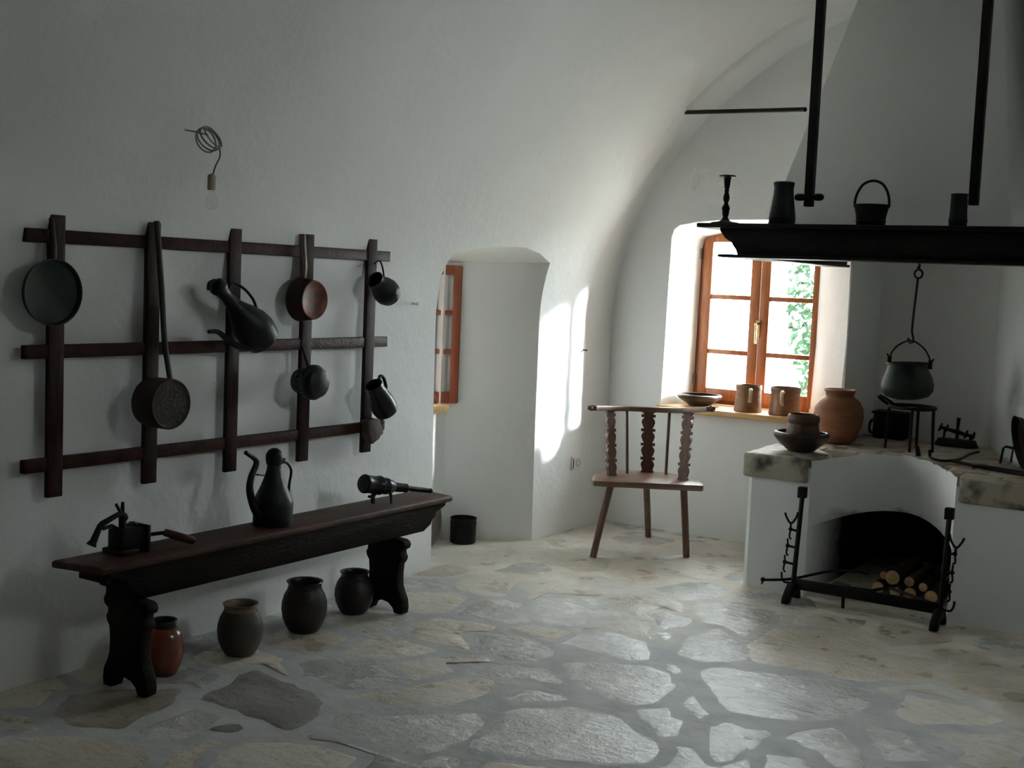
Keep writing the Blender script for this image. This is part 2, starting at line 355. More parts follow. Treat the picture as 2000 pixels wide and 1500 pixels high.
STONES=[('f',[-0.376,2.362,-0.371,2.377,-0.452,2.583,-0.455,2.63,-0.496,2.777,-0.557,2.841,-0.582,2.891,-0.662,2.936,-0.724,3.061,-0.783,3.289,-0.812,3.336,-0.891,3.531,-0.921,3.552,-1.043,3.58,-1.124,3.577,-1.286,3.409,-1.187,3.186,-1.121,3.102,-1.087,2.998,-1.026,2.922,-0.988,2.897,-0.907,2.816,-0.851,2.784,-0.694,2.628,-0.632,2.541,-0.537,2.473,-0.483,2.452]),
('f',[-1.676,3.825,-1.668,3.833,-1.661,3.889,-1.713,3.934,-1.788,4.034,-1.799,4.037,-1.802,3.983,-1.787,3.923]),
('f',[-3.376,6.537,-3.312,6.589,-3.201,6.641,-3.191,6.669,-3.197,6.713,-3.66,6.713,-3.665,6.67,-3.624,6.636,-3.449,6.548]),
('f',[-1.148,5.012,-1.108,5.023,-0.958,5.111,-0.944,5.131,-0.958,5.164,-1.007,5.228,-1.163,5.338,-1.201,5.316,-1.294,5.209,-1.326,5.144,-1.315,5.133,-1.216,5.131,-1.188,5.122,-1.171,5.102]),
('f',[-2.549,6.048,-2.496,6.048,-2.358,6.148,-2.36,6.388,-2.402,6.392,-2.544,6.346,-2.687,6.139,-2.685,6.112,-2.621,6.089]),
('f',[-3.599,5.123,-3.529,5.119,-3.504,5.131,-3.43,5.345,-3.43,5.417,-3.471,5.452,-3.654,5.553,-3.666,5.531,-3.665,5.158,-3.654,5.144]),
('f',[-2.949,5.186,-2.843,5.183,-2.746,5.211,-2.683,5.286,-2.672,5.309,-2.679,5.331,-2.88,5.405,-2.949,5.402,-2.996,5.361,-3.073,5.325,-3.079,5.294,-3.073,5.224,-3.049,5.211]),
('f',[-2.61,2,-2.116,1.994,-2.085,2.003,-2.113,2.047,-2.276,2.209,-2.391,2.268,-2.474,2.252,-2.623,2.163,-2.629,2.119]),
('f',[-3.299,5.748,-3.258,5.748,-3.212,5.789,-3.097,5.849,-3.105,6.005,-3.121,6.052,-3.172,6.138,-3.277,6.158,-3.356,6.188,-3.377,6.13,-3.391,6.044,-3.379,5.981,-3.377,5.833]),
('f',[-2.389,5.25,-2.293,5.408,-2.293,5.455,-2.318,5.592,-2.343,5.642,-2.465,5.667,-2.507,5.647,-2.549,5.602,-2.627,5.37,-2.611,5.337,-2.587,5.323,-2.512,5.286]),
('f',[-2.487,4.848,-2.455,4.845,-2.423,4.861,-2.453,4.919,-2.419,5.059,-2.392,5.067,-2.328,5.045,-2.31,5.054,-2.371,5.177,-2.396,5.202,-2.468,5.23,-2.627,5.267,-2.687,5.189,-2.71,5.022]),
('f',[-1.776,5.524,-1.718,5.533,-1.589,5.579,-1.577,5.642,-1.529,5.794,-1.533,5.839,-1.558,5.864,-1.624,5.886,-1.708,5.939,-1.767,5.955,-1.794,5.947,-1.898,5.851,-1.928,5.794,-1.912,5.736,-1.81,5.537]),
('f',[-3.66,3.8,-3.63,3.795,-3.558,3.811,-3.534,3.824,-3.504,3.981,-3.509,4.076,-3.656,4.125,-3.666,4.094]),
('f',[-2.737,5.698,-2.555,5.695,-2.514,5.716,-2.504,5.756,-2.547,5.988,-2.732,6.088,-2.757,6.072,-2.799,6.014,-2.902,5.818,-2.894,5.791,-2.862,5.761]),
('f',[-3.06,4.337,-3.018,4.333,-2.916,4.356,-2.819,4.35,-2.788,4.378,-2.747,4.447,-2.763,4.472,-2.906,4.566,-2.918,4.642,-2.943,4.692,-3.04,4.692,-3.091,4.669,-3.102,4.655,-3.115,4.533,-3.099,4.461,-3.068,4.405]),
('f',[-3.549,2.748,-3.493,2.745,-3.471,2.761,-3.468,2.88,-3.51,3.05,-3.59,3.055,-3.649,3.039,-3.665,3.017,-3.665,2.795,-3.649,2.773]),
('f',[-1.861,5.199,-1.833,5.198,-1.704,5.256,-1.583,5.213,-1.58,5.23,-1.611,5.347,-1.604,5.431,-1.621,5.499,-1.691,5.481,-1.815,5.48,-1.857,5.447,-1.899,5.389,-1.903,5.369,-1.89,5.258]),
('f',[-3.66,2,-3.479,1.994,-3.444,2.009,-3.321,2.148,-3.326,2.171,-3.374,2.211,-3.374,2.264,-3.307,2.334,-3.269,2.359,-3.248,2.389,-3.358,2.439,-3.387,2.439,-3.507,2.359,-3.583,2.286,-3.656,2.246,-3.666,2.206]),
('f',[-3.537,4.498,-3.517,4.495,-3.494,4.509,-3.426,4.578,-3.372,4.659,-3.407,4.703,-3.468,4.755,-3.515,4.755,-3.612,4.727,-3.649,4.714,-3.665,4.692,-3.66,4.525,-3.593,4.517]),
('f',[-1.437,3.073,-1.391,3.069,-1.341,3.081,-1.241,3.081,-1.191,3.072,-1.182,3.081,-1.258,3.289,-1.324,3.423,-1.395,3.612,-1.441,3.494,-1.467,3.47,-1.494,3.478,-1.572,3.563,-1.59,3.567,-1.634,3.552,-1.605,3.517,-1.581,3.381,-1.664,3.281,-1.63,3.192,-1.627,3.133,-1.61,3.087,-1.504,3.094]),
('f',[-3.237,6.186,-3.155,6.183,-3.051,6.241,-3.018,6.42,-3.044,6.478,-3.179,6.591,-3.332,6.509,-3.349,6.489,-3.365,6.43,-3.348,6.237]),
('f',[-2.948,1.999,-2.647,2,-2.643,2.067,-2.671,2.164,-2.721,2.202,-2.768,2.217,-2.799,2.214,-2.919,2.109,-2.94,2.055]),
('f',[-3.149,5.411,-3.105,5.408,-3.046,5.423,-3.014,5.441,-2.993,5.483,-2.993,5.592,-3.04,5.695,-3.046,5.789,-3.066,5.804,-3.124,5.789,-3.213,5.741,-3.274,5.677,-3.302,5.567,-3.29,5.495,-3.276,5.472]),
('f',[-3.337,3.148,-3.222,3.162,-3.215,3.267,-3.187,3.302,-3.167,3.305,-3.028,3.258,-3.01,3.266,-3.148,3.349,-3.18,3.405,-3.327,3.42,-3.451,3.463,-3.482,3.434,-3.491,3.406,-3.49,3.32,-3.462,3.198,-3.437,3.161]),
('f',[-3.073,3.562,-2.93,3.595,-2.901,3.616,-2.821,3.761,-2.797,3.863,-2.855,3.88,-2.952,3.883,-3.032,3.913,-3.069,3.884,-3.112,3.814,-3.116,3.781,-3.08,3.655]),
('f',[-0.699,4.473,-0.555,4.47,-0.465,4.505,-0.368,4.52,-0.284,4.549,-0.283,4.577,-0.416,4.856,-0.433,4.877,-0.502,4.88,-0.605,4.845,-0.702,4.83,-0.715,4.817,-0.718,4.783,-0.732,4.759,-0.869,4.659,-0.873,4.647,-0.857,4.603,-0.789,4.559,-0.761,4.499]),
('f',[-3.66,6.225,-3.443,6.22,-3.409,6.237,-3.391,6.281,-3.404,6.344,-3.405,6.455,-3.414,6.471,-3.571,6.552,-3.654,6.578,-3.666,6.556]),
('f',[-2.587,6.411,-2.505,6.408,-2.36,6.462,-2.372,6.713,-2.766,6.719,-2.791,6.706,-2.837,6.602,-2.844,6.553,-2.783,6.527,-2.712,6.473]),
('f',[-1.012,5.311,-0.992,5.308,-0.971,5.323,-0.896,5.473,-0.893,5.505,-0.908,5.527,-1.079,5.629,-1.137,5.577,-1.174,5.502,-1.174,5.485,-1.131,5.391,-1.062,5.336]),
('f',[-3.337,3.486,-3.147,3.487,-3.13,3.545,-3.129,3.631,-3.168,3.755,-3.18,3.767,-3.293,3.792,-3.465,3.792,-3.477,3.78,-3.477,3.72,-3.437,3.573,-3.406,3.516]),
('f',[-1.512,5.861,-1.446,5.873,-1.346,5.923,-1.346,6.312,-1.424,6.289,-1.499,6.239,-1.541,5.981,-1.54,5.92]),
('f',[-1.876,2.425,-1.855,2.445,-1.852,2.492,-1.805,2.645,-1.805,2.805,-1.821,2.864,-1.846,2.889,-1.918,2.917,-1.977,2.917,-1.991,2.906,-2.024,2.839,-2.102,2.657,-2.026,2.559,-1.951,2.509]),
('f',[-0.723,4.875,-0.643,4.87,-0.471,4.923,-0.46,4.934,-0.621,5.274,-0.699,5.239,-0.744,5.209,-0.785,5.166,-0.768,5.13,-0.74,4.92]),
('f',[0.139,1.999,0.909,1.994,0.932,1.995,0.943,2.006,0.43,3.077,0.416,3.101,0.251,3.173,0.179,3.239,0.088,3.286,-0.008,3.352,-0.112,3.398,-0.171,3.452,-0.232,3.478,-0.313,3.572,-0.396,3.627,-0.446,3.652,-0.537,3.673,-0.646,3.727,-0.73,3.755,-0.749,3.752,-0.832,3.672,-0.862,3.602,-0.865,3.533,-0.841,3.469,-0.762,3.336,-0.651,3.209,-0.607,3.128,-0.514,3.046,-0.408,2.914,-0.346,2.764,-0.312,2.648,-0.233,2.514,-0.199,2.436,-0.171,2.402,-0.137,2.336,-0.076,2.272,-0.044,2.216,0.099,2.084]),
('f',[-3.249,4.673,-3.146,4.673,-3.076,4.716,-3.067,4.744,-3.112,4.836,-3.171,5.014,-3.197,5.063,-3.216,5.069,-3.262,5.064,-3.394,4.996,-3.411,4.903,-3.402,4.795,-3.387,4.761,-3.312,4.686]),
('f',[-1.862,6.511,-1.818,6.508,-1.733,6.536,-1.613,6.641,-1.596,6.673,-1.597,6.688,-1.985,6.688,-1.991,6.619,-1.982,6.591,-1.937,6.548]),
('f',[-3.212,3.848,-3.18,3.845,-3.164,3.854,-3.105,3.958,-3.158,4.177,-3.191,4.194,-3.337,4.189,-3.449,4.102,-3.449,3.886,-3.427,3.858,-3.341,3.856,-3.291,3.868]),
('f',[-1.251,5.549,-1.201,5.578,-1.123,5.714,-1.335,5.725,-1.346,5.874,-1.498,5.813,-1.534,5.611,-1.377,5.57,-1.318,5.567]),
('f',[-1.824,1.998,-1.711,1.998,-1.758,2.177,-1.807,2.253,-1.932,2.353,-1.983,2.452,-2.107,2.603,-2.168,2.642,-2.265,2.63,-2.394,2.546,-2.399,2.523,-2.368,2.417,-2.352,2.32,-2.338,2.297,-2.246,2.252,-2.182,2.191,-2.121,2.164,-2.024,2.086]),
('f',[-0.299,1.998,-0.273,1.998,-0.276,2.009,-0.401,2.159,-0.563,2.322,-0.619,2.353,-0.713,2.447,-0.776,2.547,-0.826,2.584,-0.857,2.628,-1.082,2.841,-1.139,2.959,-1.293,3.042,-1.541,3.056,-1.598,3.038,-1.626,2.991,-1.662,2.952,-1.677,2.895,-1.662,2.873,-1.607,2.841,-1.557,2.778,-1.408,2.702,-1.216,2.556,-1.077,2.495,-0.993,2.492,-0.946,2.477,-0.821,2.414,-0.712,2.323,-0.637,2.273,-0.558,2.239,-0.513,2.209,-0.432,2.141]),
('f',[-0.787,3.986,-0.722,3.987,-0.691,4.081,-0.704,4.144,-0.705,4.367,-0.722,4.426,-0.781,4.45,-0.819,4.359,-1.006,4.221,-1.013,4.206,-0.908,4.139,-0.876,4.109,-0.866,4.081,-0.873,4.012]),
('f',[-3.66,4.762,-3.633,4.761,-3.491,4.844,-3.468,4.908,-3.466,5.019,-3.471,5.039,-3.496,5.064,-3.602,5.07,-3.662,5.087]),
('f',[-3.237,4.236,-3.205,4.233,-3.138,4.253,-3.108,4.298,-3.105,4.355,-3.143,4.505,-3.179,4.606,-3.193,4.617,-3.302,4.63,-3.481,4.471,-3.489,4.456,-3.469,4.416,-3.344,4.278,-3.299,4.248]),
('f',[-0.537,4.073,-0.505,4.07,-0.379,4.094,-0.268,4.095,-0.193,4.108,-0.086,4.148,-0.133,4.264,-0.238,4.471,-0.251,4.476,-0.355,4.445,-0.477,4.442,-0.555,4.42,-0.635,4.413,-0.641,4.181,-0.627,4.095,-0.615,4.083]),
('f',[-1.526,6.274,-1.433,6.323,-1.406,6.356,-1.446,6.439,-1.512,6.511,-1.546,6.589,-1.569,6.613,-1.596,6.586,-1.694,6.522,-1.738,6.478,-1.801,6.444,-1.787,6.411,-1.757,6.378,-1.683,6.339,-1.649,6.311]),
('f',[-1.787,2.911,-1.741,2.906,-1.714,2.916,-1.643,3.058,-1.658,3.164,-1.704,3.241,-1.921,3.111,-2.016,3.069,-2.027,3.055,-2.012,3.01,-1.987,2.973,-1.933,2.964]),
('f',[-3.424,5.461,-3.38,5.458,-3.333,5.486,-3.327,5.58,-3.306,5.694,-3.313,5.709,-3.376,5.772,-3.404,5.781,-3.66,5.738,-3.661,5.624,-3.562,5.536]),
('f',[-1.962,4.873,-1.947,4.875,-1.941,4.894,-1.954,4.981,-1.952,5.117,-1.91,5.159,-1.927,5.22,-1.93,5.305,-1.946,5.364,-1.971,5.389,-2.068,5.417,-2.174,5.414,-2.248,5.376,-2.283,5.298,-2.337,5.214,-2.337,5.186,-2.274,5.061,-2.201,4.996,-2.186,4.962,-2.142,4.945,-2.112,4.964,-2.083,4.964]),
('f',[-3.66,5.787,-3.555,5.783,-3.446,5.811,-3.422,5.824,-3.404,5.919,-3.416,5.969,-3.418,6.08,-3.435,6.163,-3.579,6.181,-3.615,6.18,-3.66,6.163]),
('f',[-1.449,5.148,-1.418,5.145,-1.388,5.166,-1.344,5.234,-1.271,5.311,-1.218,5.418,-1.259,5.488,-1.308,5.514,-1.493,5.555,-1.552,5.555,-1.566,5.531,-1.554,5.481,-1.552,5.333,-1.518,5.255,-1.512,5.186]),
('f',[-1.938,5.424,-1.876,5.478,-1.855,5.53,-1.921,5.664,-1.976,5.734,-1.987,5.737,-2.016,5.719,-2.152,5.717,-2.224,5.689,-2.274,5.652,-2.277,5.608,-2.235,5.462,-2.216,5.457,-2.166,5.469,-2.105,5.467]),
('f',[-3.001,5.825,-2.888,5.928,-2.794,6.106,-2.933,6.189,-3.016,6.204,-3.086,6.163,-3.091,6.131,-3.068,6.055,-3.065,6.008,-3.03,5.917,-3.027,5.87]),
('f',[-2.65,2.198,-2.571,2.223,-2.487,2.289,-2.401,2.316,-2.394,2.331,-2.418,2.43,-2.433,2.477,-2.451,2.5,-2.583,2.398,-2.624,2.398,-2.749,2.598,-2.746,2.674,-2.79,2.667,-2.801,2.656,-2.791,2.619,-2.793,2.558,-2.822,2.523,-2.783,2.489,-2.704,2.331,-2.708,2.298,-2.747,2.248]),
('f',[-1.987,5.851,-1.924,5.902,-1.851,5.941,-1.833,5.961,-1.829,5.981,-1.846,6.039,-1.901,6.134,-1.966,6.156,-1.985,6.15,-1.991,6.131]),
('f',[-3.661,2.312,-3.645,2.311,-3.588,2.341,-3.422,2.497,-3.433,2.527,-3.499,2.623,-3.497,2.688,-3.642,2.742,-3.66,2.738,-3.666,2.719]),
('f',[-2.962,4.736,-2.943,4.733,-2.935,4.741,-2.954,4.844,-2.949,4.927,-2.747,5.037,-2.747,5.113,-3.004,5.119,-3.074,5.102,-3.087,5.089,-3.087,5.061,-3.008,4.864,-2.987,4.773]),
('f',[-2.762,4.251,-2.691,4.291,-2.565,4.258,-2.535,4.262,-2.529,4.419,-2.538,4.447,-2.558,4.464,-2.578,4.467,-2.682,4.424,-2.724,4.437,-2.785,4.328]),
('f',[-2.674,3.476,-2.655,3.495,-2.597,3.691,-2.669,3.728,-2.687,3.748,-2.687,3.765,-2.673,3.788,-2.56,3.891,-2.571,3.902,-2.654,3.929,-2.704,3.894,-2.851,3.619,-2.701,3.546]),
('f',[-3.661,3.087,-3.552,3.117,-3.505,3.12,-3.493,3.133,-3.543,3.392,-3.555,3.405,-3.642,3.417,-3.665,3.405]),
('f',[0.213,3.486,0.228,3.487,0.229,3.502,-0.022,4.026,-0.076,4.038,-0.179,4.019,-0.266,4.044,-0.454,4.044,-0.504,4.031,-0.615,4.03,-0.662,4.014,-0.687,3.989,-0.702,3.942,-0.704,3.856,-0.715,3.818,-0.704,3.794,-0.537,3.711,-0.477,3.695,-0.405,3.692,-0.302,3.658,-0.118,3.617]),
('f',[-2.75,6.148,-2.734,6.15,-2.688,6.203,-2.646,6.273,-2.63,6.333,-2.633,6.389,-2.683,6.427,-2.749,6.448,-2.796,6.477,-2.876,6.5,-2.987,6.414,-2.99,6.258,-2.962,6.236]),
('f',[-0.962,3.598,-0.897,3.599,-0.849,3.689,-0.758,3.798,-0.758,3.914,-0.821,3.952,-0.873,3.963,-0.897,3.924,-1.001,3.828,-1.048,3.813,-1.049,3.798,-1.018,3.718,-1.026,3.691,-1.043,3.683,-1.134,3.677,-1.077,3.62]),
('f',[-3.398,5.1,-3.371,5.098,-3.274,5.152,-3.208,5.173,-3.176,5.191,-3.168,5.208,-3.168,5.28,-3.184,5.363,-3.307,5.438,-3.373,5.413,-3.402,5.33,-3.404,5.269,-3.391,5.219]),
('f',[-3.637,3.461,-3.543,3.458,-3.489,3.491,-3.481,3.506,-3.505,3.617,-3.546,3.727,-3.568,3.742,-3.641,3.756,-3.66,3.75,-3.666,3.731,-3.666,3.506,-3.661,3.474]),
('f',[-3.424,2.813,-3.376,2.841,-3.224,2.977,-3.193,2.98,-3.158,2.963,-3.201,3.109,-3.218,3.117,-3.291,3.119,-3.33,3.108,-3.46,3.1,-3.465,2.995]),
('f',[-2.362,5.723,-2.347,5.725,-2.341,5.744,-2.341,6.056,-2.354,6.078,-2.419,6.047,-2.469,5.997,-2.479,5.969,-2.465,5.833,-2.449,5.773,-2.436,5.749]),
('f',[-0.824,5.561,-0.796,5.561,-0.769,5.581,-0.826,5.709,-0.854,5.719,-1.009,5.714,-0.907,5.616]),
('f',[-2.538,4.5,-2.512,4.539,-2.415,4.58,-2.354,4.581,-2.223,4.561,-2.246,4.602,-2.287,4.648,-2.308,4.727,-2.396,4.827,-2.424,4.827,-2.449,4.802,-2.468,4.683,-2.548,4.516]),
('f',[-2.701,5.437,-2.633,5.548,-2.622,5.613,-2.724,5.636,-2.808,5.689,-2.937,5.749,-2.941,5.694,-2.929,5.644,-2.927,5.558,-2.904,5.494,-2.815,5.445]),
('f',[-2.998,6.487,-2.968,6.483,-2.941,6.494,-2.888,6.541,-2.836,6.714,-3.104,6.719,-3.137,6.702,-3.14,6.658,-3.124,6.623,-3.063,6.572]),
('f',[-2.912,3.923,-2.73,3.933,-2.71,3.947,-2.744,3.991,-2.782,4.016,-2.857,4.091,-2.874,4.123,-2.861,4.163,-2.796,4.223,-2.808,4.289,-2.83,4.305,-2.902,4.305,-3.005,4.27,-3.062,4.264,-3.086,4.251,-3.102,4.217,-3.104,4.156,-3.09,4.083,-3.049,3.986,-2.962,3.936]),
('f',[-1.912,6.186,-1.883,6.186,-1.808,6.223,-1.76,6.291,-1.837,6.386,-1.864,6.446,-1.979,6.491,-1.991,6.469,-1.99,6.233,-1.974,6.211]),
('f',[-1.238,4.525,-1.23,4.533,-1.224,4.589,-1.199,4.614,-0.981,4.645,-0.972,4.653,-1.099,4.723,-1.134,4.763,-1.149,4.764,-1.299,4.577,-1.298,4.562]),
('f',[-1.351,6.4,-1.341,6.431,-1.347,6.688,-1.51,6.688,-1.515,6.658,-1.487,6.561,-1.426,6.497,-1.394,6.441]),
('f',[-3.599,4.148,-3.483,4.148,-3.451,4.166,-3.394,4.219,-3.421,4.302,-3.512,4.411,-3.535,4.463,-3.58,4.48,-3.652,4.48,-3.666,4.456,-3.665,4.183,-3.654,4.169]),
('f',[-0.923,5.212,-0.905,5.208,-0.808,5.236,-0.659,5.324,-0.655,5.343,-0.671,5.389,-0.734,5.513,-0.765,5.517,-0.816,5.494,-0.899,5.327,-0.927,5.242]),
('f',[-2.235,2.675,-2.205,2.67,-2.158,2.686,-2.121,2.736,-2.09,2.88,-2.056,2.956,-2.097,3.026,-2.115,3.03,-2.137,3.014,-2.146,2.936,-2.18,2.908,-2.466,2.906,-2.529,2.919,-2.585,2.913,-2.59,2.87,-2.579,2.859,-2.502,2.892,-2.321,2.889,-2.296,2.852]),
('f',[-3.347,1.998,-3.016,1.994,-2.997,2,-2.992,2.019,-3.004,2.041,-3.046,2.011,-3.074,2.011,-3.196,2.089,-3.251,2.113,-3.319,2.059]),
('f',[-1.587,1.998,-1.041,1.994,-1.01,2.003,-1.074,2.098,-1.121,2.189,-1.162,2.236,-1.208,2.339,-1.313,2.509,-1.401,2.584,-1.476,2.672,-1.581,2.754,-1.638,2.822,-1.708,2.864,-1.752,2.867,-1.765,2.855,-1.779,2.806,-1.777,2.408,-1.716,2.269,-1.621,2.102,-1.602,2.02]),
('f',[-1.6,5.911,-1.584,5.912,-1.568,5.97,-1.541,6.144,-1.543,6.217,-1.558,6.239,-1.665,6.267,-1.719,6.234,-1.783,6.173,-1.831,6.146,-1.839,6.131,-1.773,5.987,-1.696,5.964]),
('A',[-2.699,2.861,-2.668,2.858,-2.651,2.866,-2.644,2.906,-2.655,2.98,-2.671,3.027,-2.724,3.098,-2.739,3.134,-2.843,3.192,-2.915,3.195,-2.955,3.217,-3.004,3.207,-3.154,3.241,-3.169,3.234,-3.177,3.218,-3.172,3.191,-3.177,3.157,-3.133,3.077,-3.118,3.018,-3.123,2.984,-3.115,2.933,-3.086,2.887,-3.067,2.883,-3.029,2.893,-2.954,2.881,-2.916,2.891,-2.853,2.87,-2.779,2.881]),
('B',[-3.237,2.461,-3.193,2.458,-3.158,2.473,-3.123,2.501,-3.064,2.529,-3.054,2.556,-3.09,2.658,-3.093,2.742,-3.108,2.802,-3.139,2.846,-3.161,2.862,-3.191,2.919,-3.205,2.929,-3.232,2.922,-3.288,2.853,-3.344,2.822,-3.407,2.759,-3.424,2.727,-3.433,2.673,-3.46,2.641,-3.426,2.609,-3.411,2.574,-3.344,2.491,-3.327,2.483,-3.28,2.48]),
('C',[-2.86,2.712,-2.842,2.708,-2.782,2.734,-2.768,2.758,-2.776,2.796,-2.813,2.813,-2.844,2.796,-2.865,2.742]),
('D',[-2.938,2.512,-2.846,2.586,-2.855,2.68,-2.897,2.825,-3.015,2.83,-3.027,2.817,-3.029,2.794,-3.029,2.656,-3.015,2.57]),
('E',[-2.824,3.273,-2.758,3.273,-2.708,3.336,-2.692,3.394,-2.702,3.433,-2.705,3.505,-2.714,3.521,-2.774,3.536,-2.855,3.567,-2.877,3.567,-2.999,3.527,-3.081,3.484,-3.102,3.442,-3.109,3.386,-3.034,3.338,-3.007,3.303,-2.974,3.286,-2.854,3.281]),
('F',[-2.747,3.211,-2.718,3.208,-2.662,3.239,-2.593,3.245,-2.558,3.26,-2.488,3.303,-2.396,3.386,-2.368,3.508,-2.366,3.581,-2.383,3.639,-2.422,3.713,-2.452,3.717,-2.499,3.702,-2.532,3.684,-2.549,3.664,-2.624,3.489,-2.633,3.411,-2.683,3.323,-2.737,3.264]),
('G',[-2.262,2.948,-2.23,2.945,-2.208,2.961,-2.18,3.033,-2.179,3.119,-2.168,3.168,-2.208,3.327,-2.288,3.388,-2.376,3.303,-2.406,3.284,-2.426,3.253,-2.513,3.166,-2.587,3.139,-2.649,3.102,-2.66,3.084,-2.587,2.973,-2.493,2.967,-2.454,2.956,-2.291,2.956]),
('H',[-2.599,2.436,-2.58,2.433,-2.563,2.441,-2.501,2.503,-2.469,2.547,-2.376,2.603,-2.341,2.644,-2.296,2.661,-2.283,2.673,-2.283,2.689,-2.312,2.736,-2.333,2.827,-2.346,2.839,-2.499,2.839,-2.529,2.819,-2.591,2.794,-2.687,2.714,-2.702,2.642,-2.699,2.611,-2.681,2.579,-2.655,2.555,-2.637,2.473]),
('I',[-3.074,2.048,-3.051,2.053,-2.969,2.122,-2.919,2.184,-2.846,2.223,-2.788,2.266,-2.746,2.311,-2.746,2.327,-2.822,2.476,-2.915,2.483,-2.946,2.502,-2.965,2.504,-3.004,2.469,-3.087,2.439,-3.162,2.402,-3.207,2.359,-3.251,2.291,-3.335,2.241,-3.324,2.223,-3.284,2.213,-3.198,2.124,-3.133,2.102]),
('J',[-2.136,3.112,-2.055,3.108,-1.987,3.139,-1.933,3.148,-1.887,3.189,-1.733,3.273,-1.669,3.322,-1.633,3.361,-1.622,3.391,-1.646,3.489,-1.684,3.538,-1.787,3.586,-1.871,3.652,-1.905,3.667,-1.929,3.669,-1.979,3.656,-2.062,3.664,-2.107,3.622,-2.138,3.578,-2.198,3.538,-2.224,3.489,-2.227,3.458,-2.208,3.427,-2.155,3.267,-2.161,3.228,-2.155,3.195,-2.164,3.169]),
('K',[-2.299,3.551,-2.197,3.599,-2.176,3.628,-2.133,3.661,-2.11,3.697,-2.114,3.709,-2.133,3.727,-2.153,3.73,-2.18,3.72,-2.265,3.717,-2.282,3.709,-2.301,3.681,-2.291,3.631]),
('L',[-2.074,3.798,-2.041,3.794,-1.979,3.806,-1.929,3.796,-1.904,3.806,-1.889,3.816,-1.86,3.859,-1.864,3.881,-1.856,3.906,-1.866,3.944,-1.868,4.03,-1.884,4.101,-1.919,4.128,-1.964,4.209,-2.079,4.243,-2.124,4.227,-2.158,4.198,-2.202,4.192,-2.237,4.177,-2.344,4.072,-2.36,4.041,-2.276,3.971,-2.231,3.891,-2.187,3.861,-2.108,3.827]),
('M',[-2.538,3.937,-2.446,3.973,-2.433,3.986,-2.422,4.116,-2.451,4.159,-2.508,4.202,-2.641,4.244,-2.699,4.239,-2.788,4.178,-2.813,4.131,-2.776,4.097,-2.756,4.066,-2.624,3.961,-2.58,3.955]),
('N',[-2.212,4.248,-2.158,4.248,-2.133,4.273,-2.109,4.316,-2.146,4.402,-2.174,4.436,-2.226,4.521,-2.243,4.53,-2.302,4.533,-2.366,4.556,-2.477,4.542,-2.494,4.534,-2.502,4.518,-2.497,4.484,-2.504,4.444,-2.502,4.383,-2.494,4.356,-2.501,4.331,-2.493,4.305,-2.498,4.262,-2.432,4.276,-2.39,4.258,-2.241,4.256]),
('O',[-2.712,4.473,-2.668,4.47,-2.584,4.499,-2.546,4.561,-2.537,4.602,-2.508,4.648,-2.483,4.711,-2.472,4.778,-2.501,4.822,-2.606,4.891,-2.633,4.927,-2.687,4.948,-2.721,4.977,-2.74,4.98,-2.796,4.948,-2.837,4.939,-2.898,4.888,-2.904,4.744,-2.893,4.705,-2.887,4.586,-2.826,4.547,-2.787,4.511]),
('P',[-2.273,4.725,-2.259,4.725,-2.205,4.845,-2.205,4.905,-2.221,4.952,-2.243,4.98,-2.312,4.986,-2.391,5.028,-2.402,5.017,-2.427,4.918,-2.424,4.898,-2.351,4.834]),
('P2',[-2.188,4.6,-2.179,4.619,-2.183,4.664,-2.209,4.701,-2.237,4.702,-2.262,4.677,-2.262,4.661,-2.232,4.628]),
('Q',[-1.962,4.423,-1.933,4.423,-1.894,4.459,-1.847,4.487,-1.837,4.527,-1.808,4.561,-1.808,4.577,-1.833,4.639,-1.879,4.694,-1.896,4.739,-1.951,4.809,-2.051,4.897,-2.099,4.924,-2.115,4.868,-2.106,4.831,-2.14,4.73,-2.102,4.558,-2.083,4.527,-2.06,4.437]),
('R',[-1.637,3.961,-1.604,3.956,-1.518,3.97,-1.383,4.023,-1.338,4.078,-1.304,4.106,-1.287,4.177,-1.255,4.22,-1.254,4.294,-1.243,4.333,-1.234,4.422,-1.297,4.513,-1.352,4.52,-1.437,4.548,-1.458,4.564,-1.49,4.567,-1.587,4.527,-1.646,4.486,-1.699,4.477,-1.771,4.436,-1.837,4.427,-1.887,4.389,-1.902,4.33,-1.887,4.273,-1.832,4.191,-1.797,4.163,-1.769,4.116,-1.726,4.072,-1.694,4.016,-1.664,3.996]),
('R2',[-1.988,4.212,-1.951,4.229,-1.946,4.252,-1.963,4.284,-2.013,4.325,-2.037,4.302,-2.037,4.285]),
('S',[-1.476,3.5,-1.451,3.516,-1.434,3.547,-1.441,3.631,-1.418,3.683,-1.416,3.744,-1.428,3.794,-1.418,3.843,-1.432,3.866,-1.454,3.879,-1.516,3.846,-1.578,3.867,-1.599,3.852,-1.615,3.77,-1.524,3.561]),
('T',[-1.062,3.698,-1.047,3.7,-1.046,3.715,-1.064,3.746,-1.086,3.762,-1.097,3.801,-1.115,3.82,-1.146,3.914,-1.198,3.962,-1.257,4.041,-1.271,4.052,-1.287,4.052,-1.337,3.989,-1.374,3.914,-1.385,3.847,-1.374,3.836,-1.333,3.827,-1.312,3.811,-1.258,3.802,-1.226,3.772,-1.206,3.741,-1.165,3.708,-1.092,3.717]),
('U',[-1.049,3.861,-1.026,3.866,-0.926,3.953,-0.927,3.993,-0.907,4.081,-0.933,4.102,-1.012,4.123,-1.108,4.177,-1.128,4.18,-1.176,4.153,-1.199,4.127,-1.199,4.11,-1.187,4.073,-1.146,4.014,-1.135,3.962,-1.097,3.95,-1.062,3.873]),
